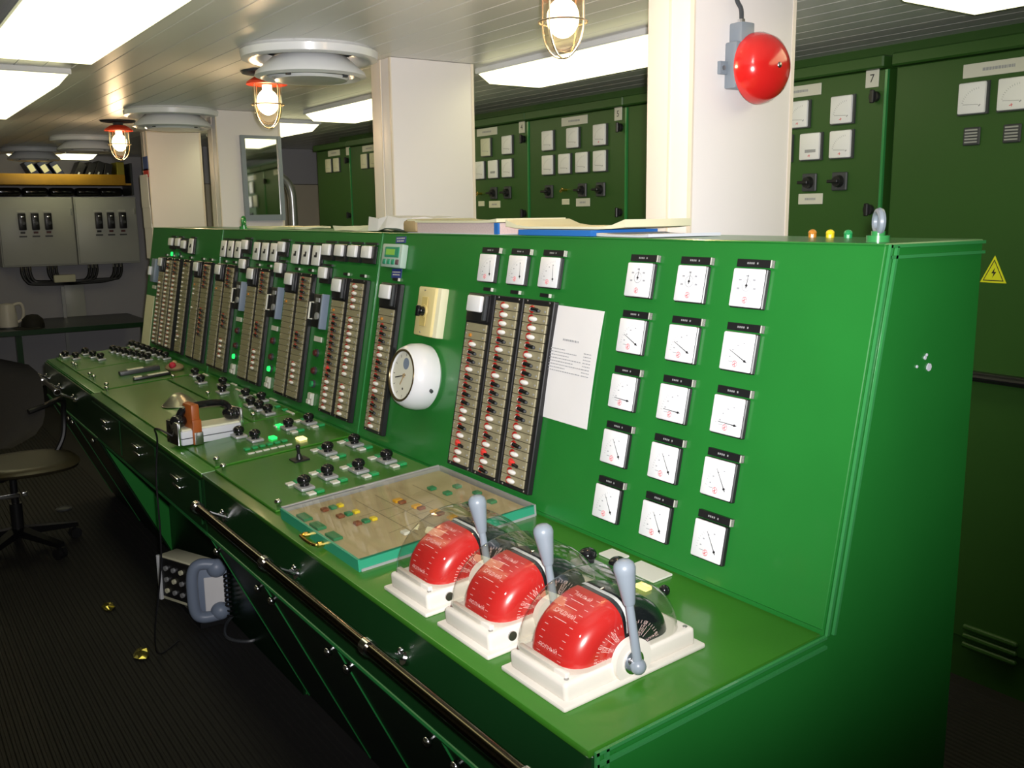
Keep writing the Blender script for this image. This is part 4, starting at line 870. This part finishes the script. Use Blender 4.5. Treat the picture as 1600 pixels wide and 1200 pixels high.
for yy in (4.292, 4.0, 3.85): put('rotary_switch', KSW, c5, SF(yy, 1.822))
name_tag(c5, 4.149, 1.764, 0.064, 0.03, YELDIAL, False); name_tag(c5, 4.0, 1.759, 0.115, 0.042)
bm = new_bm(); cyl(bm, (0, 0, 0), (0, 0, 0.03), 0.008, seg=8); bx(bm, -0.016, 0.016, -0.006, 0.006, 0.03, 0.038, bev=0.002, seg=1); KEYM = mesh_of('key', bm, BRASS)
put('key', KEYM, c5, SF(4.145, 1.826) @ Matrix.Rotation(0.7, 4, 'Z')); put('key', KEYM, c4, SF(4.99, 1.826) @ Matrix.Rotation(0.7, 4, 'Z'))
name_tag(c6, 3.3, 2.18)
name_tag(c7, 2.62, 2.174); 
for yy in (2.610, 2.404): smeter(c7, yy, 2.084, False, 'n', True)
smeter(c7, 2.69, 1.955); smeter(c7, 2.545, 1.955, kind='w', stamp=True); smeter(c7, 2.402, 1.955, stamp=True)
for yy in (2.545, 2.402): put('rotary_switch', KSW, c7, SF(yy, 1.815))
name_tag(c7, 2.54, 1.75, 0.118, 0.042)
name_tag(c8, 1.80, 2.165, 0.25, 0.046)
for yy in (1.880, 1.742, 1.604): smeter(c8, yy, 2.074, False, 'n', yy < 1.8)
for yy in (1.877, 1.738):
    M = SF(yy, 1.948); p_ = mk('vent_square', bx(new_bm(), -0.030, 0.030, -0.030, 0.030, 0, 0.008, bev=0.003, seg=1), DGREY, c8, M)
    bm = new_bm()
    for i in range(5): bx(bm, -0.022, 0.022, -0.022+0.010*i, -0.017+0.010*i, 0.008, 0.011)
    mk('slat', bm, LGREY, p_, M)
bm = new_bm(); prism(bm, [(-0.046, -0.040), (0.046, -0.040), (0.0, 0.052)], 0.0, 0.002, 0, 'xy'); M = SF(1.765, 1.495); p_ = mk('warning_triangle', bm, WARN, c8, M)
bm = new_bm(); tri = [Vector((-0.046, -0.040)), Vector((0.046, -0.040)), Vector((0.0, 0.052))]; cen = Vector((0, -0.010))
for i in range(3):
    a, b = tri[i], tri[(i+1) % 3]; k1, k0 = 0.80, 0.70
    bm.faces.new([bm.verts.new((v.x, v.y, 0.0025)) for v in (cen+(a-cen)*k1, cen+(b-cen)*k1, cen+(b-cen)*k0, cen+(a-cen)*k0)])
bm.faces.new([bm.verts.new((x_, y_, 0.0025)) for x_, y_ in ((0.004, 0.012), (-0.008, -0.008), (0.0, -0.008), (-0.004, -0.024), (0.009, -0.003), (0.001, -0.003))])
mk('lightning_mark', bm, INKBLACK, p_, M, 0)
bm = new_bm(); bx(bm, XS-0.035, XS, 0.25, 2.18, 1.113, 1.146, bev=0.004); cyl(bm, (XS-0.035, 0.25, 1.13), (XS-0.035, 2.18, 1.13), 0.012, seg=10); mk('guard_rail', bm, BLACK, c8)
for i in range(3):
    bm = new_bm(); cyl(bm, (XS-0.006, 1.585, 0.205-0.034*i), (XS-0.006, 1.77, 0.205-0.034*i), 0.012, seg=10); sph(bm, (XS-0.006, 1.585, 0.205-0.034*i), 0.012, 8, 6); mk('louvre', bm, BOARDGREEN, c8)
for yy in (2.2, 3.2, 4.2): pass

# ------------------------------------------------------------------ ceiling fittings
def fixture(x0, x1, y0, y1, label, zb=2.268):
    t = thing('fluorescent_light', label, 'ceiling light', at((x0+x1)/2, (y0+y1)/2, CEIL), 'fluorescent ceiling lights')
    mk('tray', bx(new_bm(), x0-0.012, x1+0.012, y0-0.012, y1+0.012, CEIL-0.024, CEIL, bev=0.003, seg=1), PWHITE, t)
    bm = new_bm(); q = [(x0, y0), (x1, y0), (x1, y1), (x0, y1)]; ins = 0.035
    A = [bm.verts.new((x, y, CEIL-0.024)) for x, y in q]; B = [bm.verts.new((x+ins*(1 if x == x0 else -1), y+ins*(1 if y == y0 else -1), zb)) for x, y in q]
    bm.faces.new(A); bm.faces.new(B[::-1])
    for i in range(4): bm.faces.new((A[i], A[(i+1) % 4], B[(i+1) % 4], B[i]))
    mk('diffuser', bm, TUBE, t, I4, 0)
fixture(0.47, 0.84, 2.62, 3.95, 'bright fluorescent ceiling light at the upper left corner')
fixture(0.47, 0.84, 4.55, 6.30, 'fluorescent ceiling light behind the upper left one')
fixture(0.47, 0.84, 7.0, 8.3, 'fluorescent ceiling light farthest along the left row')
fixture(2.355, 2.695, 2.35, 3.68, 'fluorescent ceiling light between the two nearest pillars')
fixture(2.355, 2.695, 4.30, 5.63, 'fluorescent ceiling light seen between the second and third pillars')
fixture(2.355, 2.695, 6.22, 7.55, 'fluorescent ceiling light seen just right of the mirror pillar')
fixture(2.42, 2.84, 0.30, 1.70, 'fluorescent ceiling light at the upper right edge')
fixture(1.30, 2.05, 10.06, 10.33, 'fluorescent ceiling light above the far book shelf')
def vent(x, y, r, label):
    t = thing('air_diffuser', label, 'air vent', at(x, y, CEIL), 'round ceiling air diffusers'); M = at(x, y, CEIL)
    bm = new_bm(); lathe(bm, [(r-0.09, 0.0), (r-0.015, 0.0), (r, -0.012), (r-0.004, -0.038), (r-0.03, -0.045), (r-0.075, -0.030), (r-0.09, -0.010)], seg=48); mk('outer_ring', bm, PWHITE, t, M)
    bm = new_bm(); lathe(bm, [(0.05, 0.0), (r-0.12, -0.03), (r-0.055, -0.085), (r-0.050, -0.100), (r-0.072, -0.108), (r-0.095, -0.098), (r-0.105, -0.075), (0.05, -0.02)], seg=48); mk('inner_ring', bm, PWHITE, t, M)
    bm = new_bm(); lathe(bm, [(0.0, -0.122), (r-0.125, -0.114), (r-0.115, -0.104), (0.0, -0.090)], seg=40); mk('centre_disc', bm, PWHITE, t, M)
    bm = new_bm()
    for k_ in range(4): a = 0.6+k_*PI/2; bx(bm, (r-0.11)*math.cos(a)-0.008, (r-0.11)*math.cos(a)+0.008, (r-0.11)*math.sin(a)-0.008, (r-0.11)*math.sin(a)+0.008, -0.110, -0.085)
    mk('clip', bm, DGREY, t, M)
vent(1.535, 3.60, 0.262, 'round white air diffuser beside the red-collared lamp')
vent(1.66, 5.98, 0.275, 'round white air diffuser in front of the mirror pillar')
vent(1.62, 8.25, 0.275, 'round air diffuser partly behind the farthest caged lamp')
vent(1.45, 9.75, 0.27, 'shaded round air diffuser farthest away above the book shelf')
def cage_lamp(x, y, zc, k, label):
    M = at(x, y, zc) @ Matrix.Scale(k, 4); H = (CEIL-zc)/k
    t = thing('caged_lamp', label, 'lamp', at(x, y, CEIL), 'caged bulkhead lamps')
    bm = new_bm(); lathe(bm, [(0.0, H-0.001), (0.095, H-0.001), (0.090, H-0.008), (0.03, H-0.012), (0.026, 0.096), (0.036, 0.092), (0.040, 0.082), (0.0, 0.080)], seg=24); mk('mounting', bm, DGREY, t, M)
    bm = new_bm(); lathe(bm, [(0.036, 0.094), (0.046, 0.090), (0.074, 0.072), (0.076, 0.063), (0.058, 0.062), (0.044, 0.075)], seg=24); mk('collar', bm, COLLAR, t, M)
    bm = new_bm(); lathe(bm, [(0.054, 0.063), (0.0535, 0.0), (0.052, -0.030), (0.044, -0.060), (0.028, -0.078), (0.0, -0.086)], seg=24); mk('glass', bm, LAMPGLASS, t, M, 60)
    bm = new_bm(); sph(bm, (0, 0, 0.0), (0.041, 0.041, 0.048), 16, 12); cyl(bm, (0, 0, 0.03), (0, 0, 0.062), 0.018, seg=10); mk('bulb', bm, BULB, t, M)
    bm = new_bm()
    for k_ in range(4):
        a = 0.35+k_*PI/2; d = Vector((math.cos(a), math.sin(a), 0)); z = Vector((0, 0, 1))
        tube(bm, spline([d*0.060+z*0.066, d*0.061, d*0.059-z*0.032, d*0.047-z*0.066, d*0.024-z*0.090, -z*0.096], 4), 0.0024, 6)
    torus(bm, (0, 0, -0.010), (0, 0, 1), 0.061, 0.0024, 24, 6); mk('cage', bm, CAGE, t, M)
    l = bpy.data.lights.new('lamp_glow', 'POINT'); l.energy = LAMP_POWER; l.color = (1.0, 0.72, 0.44); l.shadow_soft_size = 0.035*k
    lo = bpy.data.objects.new('lamp_glow', l); COL.objects.link(lo); lo.parent = t; lo.matrix_basis = W[t.name].inverted() @ at(x, y, zc-0.055*k)
cage_lamp(1.524, 1.987, 2.186, 1.0, 'large glowing caged lamp at the top centre, nearest the camera')
cage_lamp(1.590, 4.220, 2.205, 1.17, 'glowing caged lamp with red collar by the nearest round diffuser')
cage_lamp(1.530, 6.790, 2.195, 1.17, 'glowing caged lamp farthest away near the cream-lit pillar')

# ------------------------------------------------------------------ alarm bell on the near pillar
t = thing('alarm_bell', 'red dome alarm bell on the nearest white pillar', 'bell', at(2.10, 1.876, 2.09))
Bx, By, Bz = 2.068, 1.876, 2.085
bm = new_bm(); lathe(bm, [(0.0, 0.074), (0.030, 0.072), (0.058, 0.062), (0.080, 0.042), (0.092, 0.016), (0.094, 0.0), (0.088, 0.0), (0.080, 0.012), (0.0, 0.03)], o=(Bx, By-0.042, Bz), axis=(0, -1, 0), seg=40); mk('gong', bm, REDBELL, t)
bm = new_bm(); bx(bm, Bx-0.085, Bx+0.02, By-0.042, By, Bz-0.055, Bz+0.065, bev=0.005); bx(bm, Bx-0.112, Bx-0.080, By-0.012, By, Bz-0.018, Bz+0.016, bev=0.002); bx(bm, Bx-0.070, Bx-0.02, By-0.045, By, Bz+0.06, Bz+0.115, bev=0.004); mk('mechanism_box', bm, GREY, t)
bm = new_bm(); cyl(bm, (Bx-0.1, By-0.012, Bz-0.002), (Bx-0.1, By-0.016, Bz-0.002), 0.006, seg=10); sph(bm, (Bx, By-0.116, Bz), (0.008, 0.004, 0.008), 10, 6); mk('screw', bm, STEEL, t)
bm = new_bm(); tube(bm, spline([(Bx-0.045, By-0.020, Bz+0.11), (Bx-0.045, By-0.018, Bz+0.15), (Bx-0.055, By-0.010, Bz+0.18), (Bx-0.056, By-0.010, CEIL-0.002)], 6), 0.006, 8); mk('cable', bm, DGREY, t)
bm = new_bm(); cyl(bm, (Bx-0.045, By-0.020, Bz+0.105), (Bx-0.045, By-0.019, Bz+0.125), 0.010, seg=10); bx(bm, Bx-0.080, Bx-0.046, By-0.018, By, Bz+0.195, Bz+0.213, bev=0.002); mk('cable_clip', bm, CHROME, t)

# mirror on the third pillar, bent pipe beside it
t = thing('mirror', 'grey-framed mirror hung on the third white pillar', 'mirror', at(2.12, 5.83, 1.95)); yM = 5.826
Mm = at(2.130, yM, 1.935) @ Matrix.Rotation(math.radians(-1.0), 4, 'X')
bm = new_bm(); bx(bm, -0.125, -0.100, -0.028, -0.002, -0.255, 0.255); bx(bm, 0.105, 0.128, -0.028, -0.002, -0.255, 0.255); bx(bm, -0.100, 0.105, -0.026, -0.002, 0.237, 0.255); bx(bm, -0.100, 0.105, -0.026, -0.002, -0.255, -0.220); mk('frame', bm, GREY, t, Mm)
mk('glass', bx(new_bm(), -0.101, 0.106, -0.016, -0.006, -0.222, 0.239), MIRROR, t, Mm)
bm = new_bm(); tube(bm, spline([(2.25, 6.10, 1.975), (2.33, 6.10, 1.968), (2.395, 6.10, 1.925), (2.425, 6.10, 1.86), (2.43, 6.10, 1.75), (2.43, 6.10, 1.60), (2.43, 6.10, 0.02)], 8), 0.029, 14)
tag(mk('pipe', bm, mat('pipe_metal', (0.35, 0.36, 0.37), 0.3, metal=0.8)), 'bent grey pipe rising behind the console by the mirror pillar', 'pipe')

# ------------------------------------------------------------------ papers and folders on top of the console
zt = ZT+0.0
def sheet(x0, x1, y0, y1, z0, z1, rot=0.0, curl=0.0, n=10):
    bm = new_bm(); cx, cy = (x0+x1)/2, (y0+y1)/2; g0, g1 = [], []
    for j in range(n+1):
        r0, r1 = [], []
        for i in range(n+1):
            u, v = -1+2*i/n, -1+2*j/n; p = Vector(((x1-x0)/2*u, (y1-y0)/2*v, 0)); p.rotate(Matrix.Rotation(rot, 3, 'Z'))
            zc_ = curl*(max(0, abs(v)-0.6))**2*4
            r0.append(bm.verts.new((cx+p.x, cy+p.y, z0+zc_*0.3))); r1.append(bm.verts.new((cx+p.x, cy+p.y, z1+zc_)))
        g0.append(r0); g1.append(r1)
    for j in range(n):
        for i in range(n): bm.faces.new((g0[j][i], g0[j+1][i], g0[j+1][i+1], g0[j][i+1])); bm.faces.new((g1[j][i], g1[j][i+1], g1[j+1][i+1], g1[j+1][i]))
    for k_ in range(n):
        bm.faces.new((g0[0][k_], g0[0][k_+1], g1[0][k_+1], g1[0][k_])); bm.faces.new((g0[n][k_+1], g0[n][k_], g1[n][k_], g1[n][k_+1]))
        bm.faces.new((g0[k_+1][0], g0[k_][0], g1[k_][0], g1[k_+1][0])); bm.faces.new((g0[k_][n], g0[k_+1][n], g1[k_+1][n], g1[k_][n]))
    return bm
t = thing('folder_stack', 'thick brown-spined folder of papers on the console top', 'folder', at(1.67, 2.62, zt))
mk('pages', sheet(1.565, 1.80, 2.36, 2.84, zt+0.002, zt+0.034), PAGES, t)
mk('cover', sheet(1.560, 1.815, 2.355, 2.90, zt+0.034, zt+0.040, 0, 0.01), PAPERY, t); mk('lower_cover', sheet(1.560, 1.815, 2.345, 2.90, zt, zt+0.002), PAPERB, t)
mk('spine', bx(new_bm(), 1.556, 1.815, 2.84, 2.93, zt+0.001, zt+0.043, bev=0.012), CARDBROWN, t)
mk('corner', bx(new_bm(), 1.558, 1.565, 2.345, 2.365, zt+0.001, zt+0.034), BLUE, t)
def crumple(bm, amp):
    for v in bm.verts: v.co += Vector((random.uniform(-1, 1), random.uniform(-1, 1), random.uniform(-.8, .8)))*amp
    return bm
tag(mk('paper_bag', crumple(sheet(1.58, 1.80, 2.96, 3.24, zt+0.008, zt+0.050, 0.1, 0.0, 4), 0.010), PAPER, None, I4, 0), 'crumpled white paper bag beside the brown-spined folder', 'bag')
tag(mk('paper_pile', crumple(sheet(1.60, 1.80, 3.26, 3.56, zt+0.003, zt+0.018, 0.2, 0.0, 4), 0.004), PAPERY, None, I4, 0), 'low cream paper pile behind the crumpled white bag', 'paper')
tag(mk('cream_sheet', sheet(1.585, 1.83, 1.84, 2.33, zt+0.018, zt+0.024, 0.06, 0.03), PAPERY), 'cream paper sheets lying over the blue folder', 'paper')
tag(mk('blue_folder', sheet(1.56, 1.80, 1.93, 2.24, zt+0.001, zt+0.016, 0.03, 0.0), BLUE), 'flat blue folder on the console top under cream sheets', 'folder')
tag(mk('grey_sheet', sheet(1.56, 1.78, 1.68, 1.90, zt+0.001, zt+0.006, -0.1, 0.005), PAPERB), 'thin grey-white paper on console top near the bell pillar', 'paper')
tag(mk('paper_roll', crumple(sheet(1.62, 1.80, 4.12, 4.62, zt+0.002, zt+0.012, 0.1, 0.0, 4), 0.003), PAPERY, None, I4, 0), 'low cream paper pile below the mirror on the console top', 'paper')

# papers on the side of the farthest pillar
for i, (z0, z1, m, lb, xo) in enumerate(((1.40, 1.66, PAPER, 'lowest of the white papers on the farthest pillar', 0), (1.63, 1.80, PAPER, 'middle white paper on the farthest pillar', .004), (1.78, 2.02, PAPER, 'topmost white typed paper on the farthest pillar', .008),
                                         (2.00, 2.06, mat('paper_red', (0.6, 0.05, 0.04), 0.6), 'small red card on the farthest pillar', .002), (2.05, 2.15, mat('paper_blue', (0.06, 0.10, 0.30), 0.6), 'small blue card above the red one on the farthest pillar', .002))):
    a_, b_ = (7.44, 7.66) if i < 3 else (7.43, 7.56)
    bm = new_bm(); bx(bm, 1.858-xo, 1.862-xo, a_, b_, z0, z1); tag(mk('pinned_paper', bm, m), lb, 'paper')

# ------------------------------------------------------------------ far wall
def breaker_box(x0, x1, label):
    t = thing('breaker_cabinet', label, 'cabinet', at((x0+x1)/2, 10.6, 1.25), 'grey breaker cabinets on the far wall')
    mk('carcass', bx(new_bm(), x0, x1, 10.42, 10.79, 1.245, 1.915, bev=0.006), CABGREY, t)
    d = mk('door', bx(new_bm(), x0+0.01, x1-0.01, 10.40, 10.421, 1.26, 1.90, bev=0.005), CABGREY, t)
    bm = new_bm(); bx(bm, x1-0.03, x1-0.018, 10.388, 10.401, 1.74, 1.80); mk('latch', bm, CHROME, d)
    for k_ in range(3):
        xc = (x0+x1)/2 + (-0.115+0.115*k_) + (-0.02 if x0 < 1.5 else 0.03)
        bm = new_bm(); bx(bm, xc-0.032, xc+0.032, 10.345, 10.401, 1.60, 1.76, 0, bev=0.006); bx(bm, xc-0.014, xc+0.014, 10.330, 10.346, 1.715, 1.735, 1, bev=0.003); cyl(bm, (xc+0.006, 10.346, 1.665), (xc+0.006, 10.335, 1.665), 0.016, seg=12, mi=2); b_ = mk('breaker', bm, [BLACK, CHROME, DGREY], t)
        mk('name_plate', bx(new_bm(), xc-0.036, xc+0.036, 10.397, 10.401, 1.768, 1.785), LWHITE, t); mk('indicator', bx(new_bm(), xc-0.020, xc+0.020, 10.39, 10.401, 1.565, 1.585), mat('indicator_maroon', (0.10, 0.012, 0.012), 0.4) if k_ else BLACK, t)
        mk('name_plate', bx(new_bm(), xc-0.034, xc+0.034, 10.397, 10.401, 1.53, 1.545), DGREY, t)
breaker_box(1.18, 1.855, 'left grey breaker cabinet on the far wall'); breaker_box(1.865, 2.46, 'right grey breaker cabinet on the far wall')
bm = new_bm(); t = thing('cable_bundle', 'black cables looping below the grey breaker cabinets', 'cables', at(1.8, 10.6, 1.1)); bm.free()
for gx, sgn in ((1.36, 1), (1.60, 1), (1.98, -1), (2.22, -1)):
    for k_ in range(3):
        x = gx+0.036*k_; tx = 1.80; bm = new_bm()
        tube(bm, spline([(x, 10.55, 1.25), (x, 10.55, 1.17), (x+sgn*0.03, 10.55, 1.10), (x+sgn*0.10, 10.55, 1.065+0.010*k_), (tx, 10.55+0.01*k_, 1.055+0.012*k_)], 5), 0.016, 7); mk('cable', bm, BLACK, t)
        bm = new_bm(); cyl(bm, (x, 10.55, 1.205), (x, 10.55, 1.25), 0.016, seg=8); mk('gland', bm, CHROME, t)
bm = new_bm(); bx(bm, 1.63, 1.83, 10.46, 10.52, 1.075, 1.15, bev=0.008); tag(mk('junction_box', bm, PAPERY), 'small cream junction box among the cables below the cabinets', 'box')
# wooden book shelf and binders
t = thing('book_shelf', 'ochre wooden shelf rail holding binders above the grey cabinets', 'shelf', at(1.8, 10.6, 2.0))
mk('front_board', bx(new_bm(), 1.17, 2.36, 10.36, 10.385, 2.03, 2.135, bev=0.004), OCHRE, t); mk('shelf_board', bx(new_bm(), 1.17, 2.44, 10.385, 10.78, 2.03, 2.05), OCHRE, t)
for x in (1.165, 2.42): mk('bracket', bx(new_bm(), x, x+0.02, 10.38, 10.78, 1.93, 2.25), DGREY, t)
for i, (x, a, h, c) in enumerate(((1.20, 0, 0.24, 1), (1.58, -28, 0.21, 1), (1.70, -30, 0.21, 1), (1.81, -30, 0.21, 1), (1.90, 25, 0.20, 0), (2.00, 24, 0.20, 0), (2.09, 20, 0.21, 0), (2.19, 12, 0.19, 0), (2.335, 0, 0.21, 2))):
    lb = ['upright navy binder at the left end of the book shelf', 'leaning navy binder with cream label, first of three', 'leaning navy binder with cream label, second of three', 'leaning navy binder with cream label, third of three', 'dark binder leaning right after the three labelled ones', 'second dark binder leaning right on the shelf', 'third dark binder leaning right on the shelf', 'black file standing beside the yellow one on the shelf', 'yellow file at the right end of the book shelf'][i]
    Mb = at(x, 10.41, 2.051+abs(math.sin(math.radians(a)))*0.035) @ Matrix.Rotation(math.radians(a), 4, 'Y')
    t = thing('binder', lb, 'binder', Mb, 'binders on the far shelf')
    mk('cover', bx(new_bm(), -0.035, 0.035, 0.0, 0.26, 0.0, h, bev=0.003, seg=1), {1: NAVY, 0: BLACK, 2: mat('file_yellow', (0.35, 0.30, 0.02), 0.5)}[c], t, Mb)
    if c == 1: mk('spine_label', bx(new_bm(), -0.026, 0.026, -0.002, 0.001, h*0.48, h*0.82), PAPERY, t, Mb)
    if c == 0: mk('spine_ring', bx(new_bm(), -0.008, 0.008, -0.003, 0.001, h*0.2, h*0.5), CHROME, t, Mb)
for i, x in enumerate((1.30, 1.54, 1.78, 2.02, 2.24)):
    bm = new_bm(); bx(bm, x-0.115, x+0.115, 10.44, 10.70, 1.925, 2.005, bev=0.03, seg=3)
    tag(mk('helmet_case', bm, GLOSSBLACK), ['leftmost black case between the cabinets and the shelf', 'black case second from the left under the shelf', 'black case in the middle under the shelf', 'black case fourth from the left under the shelf', 'rightmost black case between the cabinets and the shelf'][i], 'case', 'black cases under the shelf')
# work bench below
t = thing('work_bench', 'dark work bench with green edge under the grey cabinets', 'bench', at(1.6, 10.2, 0))
mk('bench_top', bx(new_bm(), 0.75, 2.36, 9.72, 10.76, 0.66, 0.70, bev=0.003, seg=1), DGREY, t); mk('front_edge', bx(new_bm(), 0.75, 2.36, 9.70, 9.722, 0.655, 0.70), DARKGREEN, t)
for x in (1.15, 2.26): mk('leg', bx(new_bm(), x, x+0.05, 9.75, 9.80, 0.0, 0.66), DARKGREEN, t)
mk('back_leg', bx(new_bm(), 1.72, 1.75, 10.68, 10.71, 0.0, 1.02), STEEL, t)
bm = new_bm(); bx(bm, 1.76, 1.95, 10.74, 10.78, 0.70, 1.03, bev=0.004); tag(mk('wall_trunking', bm, CABGREY), 'pale upright trunking on the far wall above the bench', 'trunking')
Mx = at(1.13, 10.0, 0.70); t = thing('kettle', 'cream electric kettle with loop handle on the far bench', 'kettle', Mx)
bm = new_bm(); lathe(bm, [(0.0, 0.01), (0.082, 0.01), (0.085, 0.03), (0.074, 0.18), (0.060, 0.225), (0.0, 0.235)], seg=24); mk('body', bm, OFFWHITE, t, Mx)
bm = new_bm(); tube(bm, spline([(0.055, -0.01, 0.215), (0.115, -0.02, 0.225), (0.135, -0.02, 0.16), (0.120, -0.02, 0.08), (0.075, -0.01, 0.05)], 6), 0.013, 8); mk('handle', bm, OFFWHITE, t, Mx)
bm = new_bm(); cyl(bm, (0, 0, 0), (0, 0, 0.014), 0.09, seg=24); mk('base', bm, DGREY, t, Mx)
Mx = at(1.32, 9.88, 0.70); t = thing('cap', 'black peaked cap lying on the bench beside the kettle', 'cap', Mx)
bm = new_bm(); lathe(bm, [(0.098, 0.0), (0.10, 0.03), (0.088, 0.085), (0.05, 0.122), (0.0, 0.13)], seg=22); mk('crown', bm, SEATFAB, t, Mx)
bm = new_bm(); lathe(bm, [(0.09, 0.012), (0.165, 0.0), (0.165, 0.004), (0.09, 0.018)], seg=14, a0=math.radians(170), a1=math.radians(290), xdir=(1, 0, 0)); mk('peak', bm, SEATFAB, t, Mx)

# grey bulkhead lining seen beyond the switchboard row
t = thing('bulkhead_locker', 'pale locker against the far wall beyond the switchboards', 'locker', at(3.2, 8.2, 0))
mk('lower_door', bx(new_bm(), 2.72, 3.88, 8.9, 9.4, 0.0, 2.0), WALLTAN, t); mk('upper_door', bx(new_bm(), 2.72, 3.88, 8.9, 9.4, 2.005, CEIL-0.002), WALLGREY, t); mk('door_strip', bx(new_bm(), 3.22, 3.28, 8.892, 8.9, 2.02, CEIL-0.01), LGREY, t)
